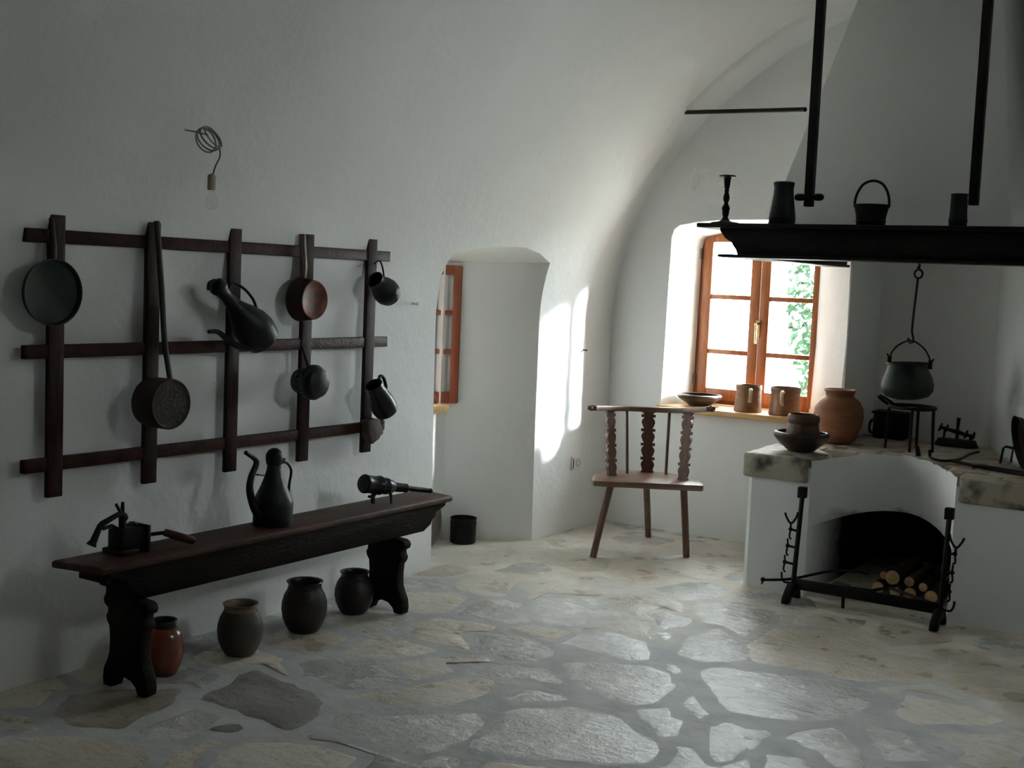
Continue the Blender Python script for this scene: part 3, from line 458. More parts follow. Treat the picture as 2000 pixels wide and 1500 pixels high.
('V',[-1.312,3.426,-1.301,3.429,-1.257,3.484,-1.226,3.504,-1.186,3.563,-1.158,3.586,-1.143,3.62,-1.146,3.639,-1.158,3.652,-1.229,3.681,-1.254,3.706,-1.279,3.716,-1.333,3.686,-1.365,3.68,-1.376,3.669,-1.355,3.63,-1.327,3.495,-1.309,3.453]),
('W',[-1.087,4.261,-1.058,4.261,-0.957,4.347,-0.864,4.404,-0.822,4.509,-0.838,4.534,-0.912,4.561,-0.955,4.592,-1.016,4.582,-1.065,4.592,-1.129,4.569,-1.187,4.574,-1.191,4.531,-1.18,4.493,-1.186,4.459,-1.169,4.369,-1.177,4.333,-1.119,4.278]),
('X1',[-1.787,4.561,-1.705,4.558,-1.652,4.58,-1.596,4.586,-1.541,4.616,-1.454,4.582,-1.338,4.603,-1.321,4.623,-1.294,4.684,-1.246,4.711,-1.213,4.741,-1.171,4.798,-1.155,4.833,-1.193,5.017,-1.222,5.075,-1.402,5.07,-1.716,5.216,-1.771,5.173,-1.866,5.131,-1.909,5.102,-1.904,4.981,-1.893,4.943,-1.901,4.906,-1.894,4.881,-1.902,4.845,-1.894,4.819,-1.902,4.77,-1.887,4.736,-1.858,4.702,-1.836,4.612,-1.814,4.596]),
('X2',[-0.949,4.698,-0.908,4.698,-0.874,4.727,-0.796,4.761,-0.758,4.798,-0.768,4.892,-0.777,4.92,-0.78,5.005,-0.808,5.124,-0.912,5.089,-0.958,5.048,-1.012,5.027,-1.071,4.986,-1.112,4.977,-1.137,4.952,-1.137,4.923,-1.093,4.842,-1.086,4.762,-1.037,4.736,-0.996,4.727]),
('Y1',[-1.711,3.587,-1.688,3.591,-1.655,3.632,-1.696,3.764,-1.708,3.777,-1.76,3.787,-1.776,3.822,-1.813,3.863,-1.882,3.784,-1.887,3.761,-1.851,3.709,-1.776,3.659]),
('Y2',[-2.537,3.723,-2.496,3.723,-2.271,3.811,-2.222,3.837,-2.221,3.852,-2.251,3.884,-2.294,3.904,-2.338,3.959,-2.362,3.964,-2.408,3.923,-2.452,3.917,-2.487,3.902,-2.519,3.847,-2.569,3.822,-2.622,3.765,-2.6,3.748])]
# ------------------------------------------------------------------ the room shell
VX, VZ, VA, VB = -1.04, 1.2, 2.6, 2.0          # barrel vault: centre x, springing height, half width, rise
def vault(t, off=0.0): return (VX - (VA + off)*math.cos(t), VZ + (VB + off)*math.sin(t))
Y0, Y1 = -2.5, 7.4

# floor: cement bed with single flagstones laid in it
fl = struct(MB().box(-4.5, 2.0, Y0 - .2, Y1, -.35, 0).build('floor', 'mortar', smooth=False))
KIND = {'A': 'stone_dark', 'B': 'stone_brown', 'C': 'stone_dark', 'J': 'stone_pale', 'R': 'stone_pale', 'S': 'stone_pale', 'T': 'stone_pale',
        'U': 'stone_pale', 'G': 'stone_pale', 'N': 'stone_pale', 'O': 'stone_pale', 'K': 'stone_pale', 'R2': 'stone_pale', 'P2': 'stone_pale',
        'L': 'stone_grey', 'M': 'stone_grey', 'Q': 'stone_grey', 'P': 'stone_grey', 'E': 'stone_grey', 'Y1': 'stone_grey', 'F': 'stone_cream', 'X1': 'stone_beige',
        'D': 'stone_grey', 'I': 'stone_beige', 'H': 'stone_cream', 'W': 'stone_cream', 'V': 'stone_pale', 'X2': 'stone_beige', 'Y2': 'stone_grey'}
for code, flat in STONES:
    P = [Vector((flat[i], flat[i + 1], 0)) for i in range(0, len(flat), 2)]
    c = sum(P, Vector())/len(P)
    m = KIND.get(code) or random.choice(['stone_cream', 'stone_cream', 'stone_beige', 'stone_grey'] if c.y > 4.2 else ['stone_cream', 'stone_grey', 'stone_beige'])
    h = random.uniform(.0014, .0034)
    tx, ty = random.uniform(-.0012, .0012), random.uniform(-.0012, .0012)
    mb = MB(); n = len(P)
    def top(p, z): return (p.x, p.y, max(0.0006, z + (p.x - c.x)*tx + (p.y - c.y)*ty))
    ins = []
    for p in P:
        d = (c - p); L = d.length
        ins.append(p + d*min(.030/max(L, .02), .35))
    mb.v = [(p.x, p.y, -.02) for p in P] + [(p.x, p.y, -.0008) for p in P] + [top(p, h) for p in ins]
    for i in range(n):
        j = (i + 1) % n
        mb.f += [(i, j, n + j, n + i), (n + i, n + j, 2*n + j, 2*n + i)]
    mb.f.append(tuple(2*n + i for i in range(n)))
    mb.build('flagstone', m, fl, ang=60)

# left wall with the deep window niche, and the vault above it
def profile_shell(ts, off, extra_low=None):
    a = [vault(t) for t in ts]
    return a
T19 = math.asin(.75/2.0)
inner = [(-3.64, -.1)] + [vault(T19*i/30) for i in range(31)]
outer = [(-4.42, inner[-1][1]), (-4.42, -.1)]
wl = MB().prism(inner + outer, Y0 - .2, Y1, lambda u, v, w_: (u, w_, v)).build('wall_left', 'plaster', smooth=False)
ts = [T19 + (PI - T19)*i/160 for i in range(161)]
cin = [vault(t) for t in ts]; cout = [vault(t, .3) for t in reversed(ts)]
ce = MB().prism(cin + cout, Y0 - .2, Y1, lambda u, v, w_: (u, w_, v)).build('ceiling', 'plaster', smooth=False)
# niche cutter: outline on the wall face lofted to a smaller outline at the window
nin = [(4.925, -.05), (4.912, .4), (4.897, .8), (4.888, 1.3), (4.90, 1.46), (4.935, 1.53), (4.99, 1.575), (5.08, 1.60), (5.28, 1.62), (5.55, 1.625), (5.70, 1.60), (5.83, 1.555), (5.845, 1.2), (5.85, .5), (5.868, -.05)]
def nout(y, z): return (5.06 + (y - 4.90)*(5.548 - 5.06)/(5.868 - 4.90), z*.985 if z > 0 else z)
ring = []
for x in (-3.30, -3.64, -4.03):
    k = (x + 3.64)/(-4.03 + 3.64)
    ring.append([(x, y + (nout(y, z)[0] - y)*k, z + (nout(y, z)[1] - z)*k) for y, z in nin])
mb = MB(); n = len(nin); mb.v = ring[0] + ring[1] + ring[2]
for a in (0, 1):
    for i in range(n):
        j = (i + 1) % n; mb.f.append((a*n + i, a*n + j, (a + 1)*n + j, (a + 1)*n + i))
mb.f += [tuple(range(n)), tuple(2*n + i for i in range(n))]
cutA = mb.build('cut', 'plaster', smooth=False)
cutB = MB().box(-4.6, -3.95, 5.085, 5.38, .765, 1.545).build('cut', 'plaster', smooth=False)
cutC = MB().box(-4.125, -3.98, 5.085, 5.48, .762, 1.55).build('cut', 'plaster', smooth=False)
boolean(wl, [cutA, cutB, cutC]); struct(wl); kill(cutA, cutB, cutC)
bm = bmesh.new(); bm.from_mesh(ce.data)
for f in bm.faces: f.smooth = True
for e in bm.edges: e.smooth = not (len(e.link_faces) == 2 and e.calc_face_angle(0) > math.radians(30))
bm.to_mesh(ce.data); bm.free()
struct(ce)

# back wall with the splayed window recess
wb = MB().box(-4.42, -2.18, 6.68, 7.12, -.1, 3.3).build('wall_back', 'plaster', smooth=False)
rin = [(-3.283, .735), (-3.277, 1.2), (-3.27, 1.74), (-3.255, 1.79), (-3.22, 1.815), (-3.10, 1.835), (-2.95, 1.848), (-2.70, 1.852), (-2.45, 1.845), (-2.28, 1.82), (-2.19, 1.77), (-2.186, 1.2), (-2.205, .735)]
def rout(x, z): return (-3.212 + (x + 3.283)*(.733/1.09), min(z, 1.79) if z < 1 else z*.969)
mb = MB(); n = len(rin)
for y in (6.5, 6.68, 6.985):
    k = (y - 6.68)/.305
    mb.v += [(x + (rout(x, z)[0] - x)*k, y, z + (rout(x, z)[1] - z)*k) for x, z in rin]
for a in (0, 1):
    for i in range(n):
        j = (i + 1) % n; mb.f.append((a*n + i, a*n + j, (a + 1)*n + j, (a + 1)*n + i))
mb.f += [tuple(range(n)), tuple(2*n + i for i in range(n))]
cA = mb.build('cut', 'plaster', smooth=False)
cB = MB().box(-3.225, -2.395, 6.975, 7.05, .74, 1.81).build('cut', 'plaster', smooth=False)
mb = MB(); mb.v = [(-3.20, 7.04, .76), (-2.42, 7.04, .76), (-2.42, 7.04, 1.77), (-3.20, 7.04, 1.77), (-3.26, 7.2, .70), (-2.22, 7.2, .70), (-2.22, 7.2, 1.74), (-3.26, 7.2, 1.74)]
mb.f = [(0, 1, 2, 3), (4, 5, 6, 7), (0, 1, 5, 4), (1, 2, 6, 5), (2, 3, 7, 6), (3, 0, 4, 7)]
cC = mb.build('cut', 'plaster', smooth=False)
boolean(wb, [cA, cB, cC]); struct(wb); kill(cA, cB, cC)
# alcove behind the hearth, diagonal wall on its right, and the unseen rest of the room
def slab(name, poly, z0=-.1, z1=3.4, m='plaster'):
    return struct(MB().prism(poly, z0, z1, lambda u, v, w_: (u, v, w_)).build(name, m, smooth=False))
slab('wall_alcove', [(-2.185, 7.06), (-2.18, 7.235), (-1.5, 7.10), (-1.42, 7.17), (-1.46, 7.26), (-2.21, 7.29), (-2.21, 7.06)])
DG = Vector((.43, -.9, 0)).normalized()
d0 = Vector((-1.5, 7.10, 0)); d1 = d0 + DG*2.75; nn = Vector((.9, .43, 0)).normalized()*.2
slab('wall_diagonal', [tuple(d0.xy), tuple((d0 + nn).xy), tuple((d1 + nn).xy), tuple(d1.xy)])
slab('wall_side', [(d1.x, d1.y), (1.7, d1.y), (1.7, d1.y + .2), (d1.x + .1, d1.y + .2)], m='bounce_cut')
wr = struct(MB().box(1.55, 1.8, Y0, d1.y + .2, -.1, 1.5).build('wall_right', 'bounce_cut', smooth=False))
wf = MB().box(-4.42, 1.8, Y0 - .25, Y0, -.1, 3.5).build('wall_front', 'bounce_cut', smooth=False)
struct(wf)
# high window cut through the right haunch of the vault, opposite the rack, and an added, unseen wall that keeps the sun out of it
cD = MB().box(.6, 2.4, LUN_Y - .31, LUN_Y + .31, 2.27, 2.69).build('cut', 'plaster', smooth=False)
boolean(ce, [cD]); kill(cD)
slab('wall_sun_block', [(2.0, LUN_Y + 1.0), (9.0, LUN_Y + 1.0), (9.0, LUN_Y + 1.3), (2.0, LUN_Y + 1.3)], -.5, 6.5)
# soft plaster rib where the vault meets the back wall
mb = MB(); pts = [math.radians(28 + 62*i/24) for i in range(25)]
for t in pts:
    k = min(1, (t - pts[0])/.35); off = -.022*k
    for o_, y in ((.01, 6.36), (off*.75, 6.385), (off, 6.43), (off, 6.70), (.01, 6.70)):
        x, z = vault(t, o_); mb.v.append((x, y, z))
for i in range(24):
    for k in range(4): mb.f.append((i*5 + k, i*5 + k + 1, i*5 + k + 6, i*5 + k + 5))
struct(mb.build('trim_1', 'plaster', ang=80))

struct(MB().box(-5.2, -4.7, 7.12, 9.9, -.5, 4.2).build('wall_sky_block', 'sky_block', smooth=False))  # added wall out of view, dims the skylight on the right window reveal
# sunlit ground and a tree outside the back window
g = struct(MB().box(-60, 60, 7.6, 90, -.6, -.45).build('ground_outside', 'gravel', smooth=False))
g2 = struct(MB().box(-60, -4.6, -30, 7.6, -.6, -.45).build('ground_outside', 'lawn', smooth=False))
g3 = struct(MB().box(-4.6, 60, -40, Y0 - .3, -.6, -.05).build('ground_outside', 'gravel', smooth=False))
tr = thing('tree', 'green leafy tree outside, seen at the right edge of the window panes', 'tree', (-5.42, 16.6, -.45))
mb = MB(); mb.tube([(0, 0, 0), (.03, 0, 1.2), (-.05, .05, 2.6), (0, 0, 3.6)], [.13, .11, .09, .05], 8); mb.build('trunk', 'trunk', tr)
mb = MB(); rl = random.Random(3)
for i in range(3600):
    a = rl.uniform(0, 2*PI); zz = rl.uniform(.3, 4.6); R_ = .85*math.sin(PI*min(.97, max(.12, (zz + .4)/5.2)))**.5*rl.uniform(.25, 1)**.5
    p = Vector((R_*math.cos(a), R_*math.sin(a), zz)); q = Euler((rl.uniform(-1, 1), rl.uniform(-1, 1), rl.uniform(0, 6))).to_matrix().to_4x4()
    s_ = rl.uniform(.05, .1)
    mb.add([(-s_, 0, 0), (0, -s_*.45, 0), (s_, 0, .01), (0, s_*.45, 0)], [(0, 1, 2, 3)], Matrix.Translation(p) @ q)
fo = mb.build('foliage', 'leaf', tr, smooth=False); fo['kind'] = 'stuff'

# ------------------------------------------------------------------ windows
def stick(mb, x0, x1, y0, y1, z0, z1): mb.box(x0, x1, y0, y1, z0, z1)
w1 = bpy.data.objects.new('window_1', None); COL.objects.link(w1); w1.location = (-2.81, 7.0, .755); struct(w1)
ox, oy, oz = -2.81, 7.0, .755
def W(name, m, boxes, parent=w1, bevel=.003, o=(ox, oy, oz)):
    mb = MB()
    for b in boxes: mb.box(b[0] - o[0], b[1] - o[0], b[2] - o[1], b[3] - o[1], b[4] - o[2], b[5] - o[2])
    return mb.build(name, m, parent, bevel=bevel)
ZB, ZT = .757, 1.80
W('window_frame', 'window_wood', [(-3.222, -3.185, 6.98, 7.045, ZB, ZT), (-2.437, -2.40, 6.98, 7.045, ZB, ZT), (-3.185, -2.437, 6.98, 7.045, ZB, ZB + .03), (-3.185, -2.437, 6.98, 7.045, ZT - .02, ZT)])
R1, R2 = 1.405, 1.075
for nm, xa, xb in (('left', -3.188, -2.818), ('right', -2.812, -2.435)):
    s = W('window_sash', 'window_wood', [(xa, xa + .058, 6.965, 7.01, ZB + .025, ZT - .015), (xb - .058, xb, 6.965, 7.01, ZB + .025, ZT - .015), (xa + .058, xb - .058, 6.965, 7.01, ZB + .025, ZB + .095), (xa + .058, xb - .058, 6.965, 7.01, ZT - .068, ZT - .015)])
    for R_ in (R1, R2): W('glazing_bar', 'window_wood', [(xa + .058, xb - .058, 6.972, 7.003, R_ - .014, R_ + .014)], s)
    for za, zb in ((ZB + .095, R2 - .014), (R2 + .014, R1 - .014), (R1 + .014, ZT - .068)):
        W('pane', 'glass', [(xa + .056, xb - .056, 6.986, 6.990, za - .002, zb + .002)], s, 0)
h = MB(); h.box(-.012, .012, -.006, 0, -.05, .05); h.tube(smoothpath([(0, -.004, .03), (0, -.04, .03), (.006, -.046, .015), (.006, -.046, -.085)], 5), .0075, 8)
hd = h.build('window_handle', 'brass', w1); hd.location = (-2.815 - ox, 6.963 - oy, 1.225 - oz)
for z in (1.66, .90):
    hh = MB(); hh.lathe([(0, -.03), (.007, -.028), (.007, .028), (0, .03)], 10); q = hh.build('hinge', 'galv', w1); q.location = (-3.207 - ox, 6.962 - oy, z - oz)
si = MB().box(-3.285, -2.20, 6.62, 6.985, .722, .755)
sl = si.build('window_sill', 'pine', bevel=.006); sl.parent = w1; sl.location = (-ox, -oy, -oz)

w2 = bpy.data.objects.new('window_2', None); COL.objects.link(w2); w2.location = (-4.06, 5.3, .79); struct(w2)
o2 = (-4.06, 5.3, .79)
def W2(name, m, boxes, parent=w2, bevel=.003): return W(name, m, boxes, parent, bevel, o2)
W2('window_frame', 'casement_wood', [(-4.22, -4.165, 5.09, 5.118, .77, 1.54), (-4.22, -4.165, 5.35, 5.378, .77, 1.54), (-4.22, -4.165, 5.118, 5.35, .77, .80), (-4.22, -4.165, 5.118, 5.35, 1.51, 1.54)])
s = W2('window_sash', 'casement_wood', [(-4.205, -4.16, 5.105, 5.145, .785, 1.525), (-4.205, -4.16, 5.25, 5.285, .785, 1.525), (-4.205, -4.16, 5.145, 5.25, .785, .84), (-4.205, -4.16, 5.145, 5.25, 1.475, 1.525)])
for z in (1.05, 1.275): W2('glazing_bar', 'casement_wood', [(-4.196, -4.172, 5.145, 5.25, z - .012, z + .012)], s)
for za, zb in ((.84, 1.038), (1.062, 1.263), (1.287, 1.475)): W2('pane', 'glass', [(-4.185, -4.181, 5.143, 5.252, za - .002, zb + .002)], s, 0)
W2('window_sill', 'pine', [(-4.05, -3.965, 5.10, 5.475, .722, .762)])
# the other sash stands open against the far jamb; local x runs from the hinge to the free edge
jd = Vector((.40, .315, 0)).normalized()
ang_j = math.atan2(jd.y, jd.x)
osh = bpy.data.objects.new('open_sash', None); COL.objects.link(osh); osh.parent = w2
osh.location = Vector((-4.030, 5.487, .765)) - Vector(o2) ; osh.rotation_euler = (0, 0, ang_j)
SH, SWd = .755, .088
def WO(name, m, boxes, bevel=.003):
    mb = MB()
    for b in boxes: mb.box(*b)
    return mb.build(name, m, osh, bevel=bevel)
SHIFT = -.10
WO('sash_frame', 'casement_wood', [(SWd - .042, SWd, -.0, .034, 0, SH), (-.082, -.044, 0, .034, 0, SH), (-.044, SWd - .042, 0, .034, 0, .062), (-.044, SWd - .042, 0, .034, SH - .052, SH)])
WO('sash_lip', 'casement_wood', [(SWd - .014, SWd + .006, .028, .046, 0.002, SH - .002)], .004)
for z in (.283, .495): WO('glazing_bar', 'casement_wood', [(-.044, SWd - .042, .005, .029, z - .013, z + .013)])
for za, zb in ((.062, .27), (.296, .482), (.508, SH - .052)): WO('pane', 'glass', [(-.046, SWd - .040, .015, .019, za - .002, zb + .002)], 0)
# ------------------------------------------------------------------ wall rack
XW = -3.64
rk = thing('wall_rack', 'dark brown wooden lattice rack of crossed bars on the left wall', 'rack', (-3.60, 3.5, .652))
for z in (1.537, 1.150, .766):
    MB().box(-.012, .012, 2.56 - 3.5, 4.458 - 3.5, z - .023 - .652, z + .023 - .652).build('rail', 'walnut', rk, bevel=.003)
UY = (2.679, 3.090, 3.495, 3.912, 4.327)
for y in UY:
    MB().box(-.004, .015, y - .029 - 3.5, y + .033 - 3.5, 0, .992).build('upright', 'walnut_v', rk, bevel=.003)
for y in UY[::2]:
    for z in (1.537, .766):
        MB().lathe([(0, -.036), (.012, -.036), (.012, -.003), (0, -.003)], 10, Matrix.Translation((0, y - 3.5, z - .652)) @ AX).build('wall_spacer', 'walnut', rk)
XF = -3.585                                     # front face of the rack

# shallow tarnished pan, open side to the room
p = thing('shallow_pan', 'round tarnished greenish pan hanging on the leftmost upright of the rack', 'pan', (XF + .003, 2.645, 1.350))
MB().lathe([(0, .006), (.098, .006), (.104, .009), (.108, .024), (.113, .026), (.1125, .021), (.108, .003), (.098, -.003), (0, -.003)], 40, AX @ Matrix.Translation((0, 0, .003))).build('pan_body', 'verdigris', p)
mb = MB(); mb.tube(smoothpath([(.024, .0, .108), (.030, -.003, .15), (.026, -.006, .20), (.020, -.007, .245)], 4), [.005]*13, 8, flat=2.2)
mb.build('handle', 'iron', p)

# chestnut pan with a long bar handle
p = thing('long_handled_roasting_pan', 'deep dark roasting pan with perforated face and very long bar handle', 'pan', (XF + .004, 3.075, .958))
MB().lathe([(0, 0), (.078, 0), (.088, .010), (.092, .05), (.0925, .116), (.090, .122), (.086, .1225), (.083, .120), (0, .119)], 36, AX).build('pan_body', 'rust', p)
mb = MB()
for r_, k in ((.018, 6), (.038, 11), (.058, 16), (.073, 20)):
    for i in range(k):
        a = 2*PI*i/k + r_*40; mb.lathe([(0, .1199), (.0058, .1197), (.0058, .1185)], 6, Matrix.Translation((0, r_*math.cos(a), r_*math.sin(a))) @ AX)
hb = mb.build('perforations', 'black_wood', p); hb['kind'] = 'stuff'
mb = MB(); mb.tube(smoothpath([(.100, .012, .086), (.085, .010, .15), (.070, .006, .24), (.060, .000, .40), (.050, -.008, .55), (.042, -.014, .655)], 5), [.0055]*26, 8, flat=2.5)
hn = mb.build('long_handle', 'iron', p)

def ewer_parts(root, prof, spout, spr, handle, hr, m_body, lid=None):
    MB().lathe(prof, 32).build('body', m_body, root)
    sp = MB().tube(smoothpath(spout, 5), spr if isinstance(spr, list) else spr, 10).build('spout', m_body, root)
    hd = MB().tube(smoothpath(handle, 5), hr, 8).build('handle', 'iron', root)
    return sp, hd
def ramp(a, b, n): return [a + (b - a)*i/(n - 1) for i in range(n)]
# tilted ewer on the middle upright
p = thing('tilted_ewer', 'dark metal ewer with spout, tilted on its side on the middle upright of the rack', 'ewer', (-3.5, 3.565, 1.185), (math.radians(50), 0, 0))
prof = [(0, -.01), (.062, -.01), (.070, -.004), (.074, .02), (.078, .05), (.074, .09), (.058, .135), (.040, .175), (.028, .21), (.024, .25), (.026, .285), (.034, .300), (.036, .31), (.030, .325), (.012, .336), (0, .338)]
ewer_parts(p, prof, [(0, -.066, .03), (0, -.105, .085), (0, -.120, .15), (0, -.130, .20), (0, -.158, .235)], ramp(.016, .0075, 21), [(0, .028, .265), (0, .062, .26), (0, .082, .20), (0, .082, .14), (0, .066, .10)], .006, 'iron_grey')
MB().tube(smoothpath([(0, .005, .337), (0, -.02, .350), (0, -.038, .335)], 4), .009, 8).build('lid_knob', 'iron_grey', p)

# copper pan, bottom out
p = thing('copper_pan', 'small copper pan with reddish bottom hanging on the fourth upright of the rack', 'pan', (XF + .003, 3.868, 1.338))
MB().lathe([(.079, .0765), (.081, .074), (.082, .068), (.090, .004), (.092, 0), (.088, .002), (.080, .062), (.07, .070), (0, .071)], 36, AX).build('pan_body', 'copper_dark', p)
MB().lathe([(0, .0755), (.072, .0765), (.0745, .0785), (.078, .0785), (.0795, .0765)], 36, AX).build('pan_bottom', 'copper', p)
mb = MB(); mb.tube(smoothpath([(.010, 0, .083), (.016, -.002, .14), (.012, -.008, .21), (.010, -.012, .27)], 4), ramp(.006, .007, 13), 8, flat=3.0); mb.build('handle', 'copper_dark', p)

# flared pot / ladle
p = thing('flared_ladle', 'small dark ladle with flared thick rim hanging below the copper pan', 'ladle', (XF + .004, 3.865, .998))
MB().lathe([(0, 0), (.048, 0), (.054, .012), (.054, .058), (.058, .066), (.070, .070), (.0735, .078), (.0735, .092), (.066, .098), (.062, .102), (.064, .110), (.060, .120), (.045, .128), (0, .132)], 34, AX).build('ladle_bowl', 'iron_grey', p)
mb = MB()
for i in range(14):
    a = 2*PI*i/14; mb.ball((.036, .053*math.cos(a), .053*math.sin(a)), .006, 8)
mb.build('rivet_band', 'iron_grey', p)
mb = MB(); mb.tube(smoothpath([(.06, 0, .052), (.046, -.002, .09), (.034, -.006, .125), (.026, -.010, .145)], 4), ramp(.006, .005, 13), 8, flat=2.0); mb.build('handle', 'iron', p)

# rounded dipper with wire handle on the last upright
p = thing('round_dipper', 'rounded dark dipper with thin wire handle at the top of the rightmost upright', 'dipper', (-3.515, 4.348, 1.378), (math.radians(58), 0, 0)); p.scale = (.86, .86, .86)
MB().lathe([(0, -.062), (.03, -.060), (.056, -.046), (.068, -.018), (.070, .012), (.062, .045), (.050, .075), (.044, .10), (.047, .118), (.043, .118), (.040, .10), (.046, .074), (.058, .044), (0, -.03)], 30).build('dipper_bowl', 'iron_grey', p)
MB().tube(smoothpath([(.0, .05, .06), (.0, .085, .10), (.0, .10, .14), (0, .065, .165)], 4), .0045, 8).build('wire_handle', 'iron', p)

# glossy mug
p = thing('glossy_mug', 'glossy black mug with loop handle, tilted on the rightmost upright of the rack', 'mug', (-3.505, 4.366, .838), (math.radians(38), 0, 0))
MB().lathe([(0, -.005), (.04, -.005), (.052, .004), (.058, .03), (.056, .07), (.046, .115), (.040, .145), (.041, .165), (.037, .165), (.036, .145), (.042, .11), (.05, .06), (0, .03)], 30).build('mug_body', 'steel', p)
MB().tube(smoothpath([(0, .040, .155), (0, .062, .165), (0, .072, .14), (0, .062, .10), (0, .050, .095)], 5), .0065, 8, flat=1.4).build('handle', 'steel', p)

# crumpled leather piece
p = thing('hanging_scoop', 'small grey brown carved scoop block at the lower right end of the rack', 'scoop', (XF + .004, 4.335, .755))
mb = MB(); mb.prism([(-.055, .045), (-.02, .058), (.03, .05), (.045, .01), (.062, .005), (.058, -.022), (.038, -.028), (.03, -.040), (-.02, -.062), (-.045, -.02)], 0, .045, lambda u, v, w_: (w_ - abs(u)*.1, u, v)); mb.build('scoop_body', 'soot_brown', p, bevel=.006)
MB().box(.01, .03, .045, .07, .022, .062).build('scoop_grip', 'walnut', p, bevel=.003)

# small wall peg
t = MB().lathe([(0, 0), (.007, 0), (.005, .035), (.009, .045), (.009, .052), (0, .053)], 10, AX).build('wall_peg', 'white_plastic')
t.location = (-3.643, 4.69, 1.325); tag(t, 'small whitewashed peg in the wall between rack and niche', 'peg')
# bulb on a coiled cable
p = thing('hanging_bulb', 'bare clear bulb hanging from a coil of grey cable high on the left wall', 'lamp', (-3.34, 3.12, 1.90))
mb = MB()
for k in range(4):
    mb.tube([((.012*k - .02) + .012*math.sin(a*PI/12 + k), .046*math.cos(a*PI/12)*(1 - .06*k), .034*math.sin(a*PI/12)*(1 - .05*k) - .018*math.cos(a*PI/12) + .004*k) for a in range(24)], .0032, 6, True)
mb.build('cable_coil', 'cable', p)
MB().tube(smoothpath([(0, -.01, .018), (-.06, -.015, .03), (-.125, -.01, .04)], 5), .003, 6).build('ceiling_lead', 'cable', p)
MB().tube(smoothpath([(0, .046, -.02), (.004, .046, -.05), (0, .030, -.085), (.002, .016, -.118)], 5), .0026, 6).build('drop_cable', 'cable_dark', p)
MB().lathe([(0, -.115), (.012, -.118), (.0155, -.124), (.0155, -.168), (.013, -.172), (0, -.172)], 18, Matrix.Translation((.002, .012, 0))).build('bulb_holder', 'lampholder', p)
MB().lathe([(.010, -.172), (.011, -.182), (.020, -.200), (.0235, -.216), (.020, -.232), (.010, -.240), (0, -.2415)], 20, Matrix.Translation((.002, .012, 0))).build('glass_bulb', 'glass', p)

# ------------------------------------------------------------------ bench
b = thing('bench', 'long dark wooden bench with carved board legs along the left wall', 'bench', (-3.36, 3.57, 0.004))
def B(x, y, z): return (x + 3.36, y - 3.57, z)
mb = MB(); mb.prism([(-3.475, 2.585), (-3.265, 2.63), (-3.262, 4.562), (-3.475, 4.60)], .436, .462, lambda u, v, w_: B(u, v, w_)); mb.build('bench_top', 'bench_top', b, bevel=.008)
def apron(x):
    z1 = .437; z0 = .325
    P = [(2.66, z1), (2.668, .420), (2.695, .410), (2.732, .402), (2.738, .382), (2.762, .370), (2.770, .349), (2.796, .338), (2.82, z0)]
    R_ = [(7.14 + .05 - y, z) for y, z in P]
    return MB().prism(P + R_[::-1], x - .012, x + .012, lambda u, v, w_: B(w_, u, v))
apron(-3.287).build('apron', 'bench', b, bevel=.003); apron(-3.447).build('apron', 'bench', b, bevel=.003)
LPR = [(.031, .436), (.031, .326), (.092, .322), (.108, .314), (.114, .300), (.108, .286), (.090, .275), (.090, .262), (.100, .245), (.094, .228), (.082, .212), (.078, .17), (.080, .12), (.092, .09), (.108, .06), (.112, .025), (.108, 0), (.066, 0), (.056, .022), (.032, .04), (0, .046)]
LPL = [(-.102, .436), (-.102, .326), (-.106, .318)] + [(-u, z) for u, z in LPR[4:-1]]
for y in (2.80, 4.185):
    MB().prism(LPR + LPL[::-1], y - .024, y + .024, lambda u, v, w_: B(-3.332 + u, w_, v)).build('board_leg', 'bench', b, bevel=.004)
MB().box(-3.435 + 3.36, -3.299 + 3.36, 2.665 - 3.57, 2.69 - 3.57, .395, .436).build('end_cleat', 'bench', b, bevel=.003)

ZT_ = .467
# hand cranked iron device
p = thing('hand_crank_device', 'small black iron hand-cranked device with two prongs on the bench end', 'device', (-3.40, 2.815, ZT_))
MB().box(-.035, .04, -.035, .075, 0, .085).build('gear_box', 'iron', p, bevel=.008)
MB().box(-.05, .055, -.045, .03, 0, .018).build('foot_plate', 'iron', p, bevel=.004)
MB().box(-.05, .052, .066, .082, .0, .092).build('side_plate', 'iron', p, bevel=.004)
mb = MB(); mb.tube([(0, -.128, .045), (0, -.118, .06), (0, -.095, .104), (0, -.085, .112), (0, -.02, .135), (0, .01, .128)], [.014, .012, .010, .011, .009, .010], 8); mb.tube([(0, -.08, .095), (0, -.045, .100), (0, -.02, .085), (0, .0, .08)], .007, 8); mb.build('lever_arm', 'iron', p)
MB().tube([(0, -.128, .045), (0, -.120, .058)], [.018, .012], 10).build('arm_knob', 'iron', p)
for dy, tz in ((-.024, .172), (.004, .176)):
    MB().tube([(0, .0, .13), (0, dy - .004, tz)], [.0075, .0055], 8).build('prong', 'iron', p)
mb = MB(); mb.ball((0, .008, .122), .014, 10); mb.tube([(0, .0, .13), (0, .0, .08)], .013, 8); mb.tube([(0, .005, .092), (0, .05, .097), (0, .062, .085)], .006, 8); mb.build('spindle', 'iron', p)
mb = MB(); mb.tube([(.01, .08, .048), (.02, .12, .05), (.04, .165, .052)], .007, 8); mb.build('crank_rod', 'iron', p)
MB().tube([(.035, .155, .053), (.06, .19, .038), (.09, .235, .020), (.094, .242, .018)], [.013, .015, .015, .011], 12).build('wooden_grip', 'bench_top', p)

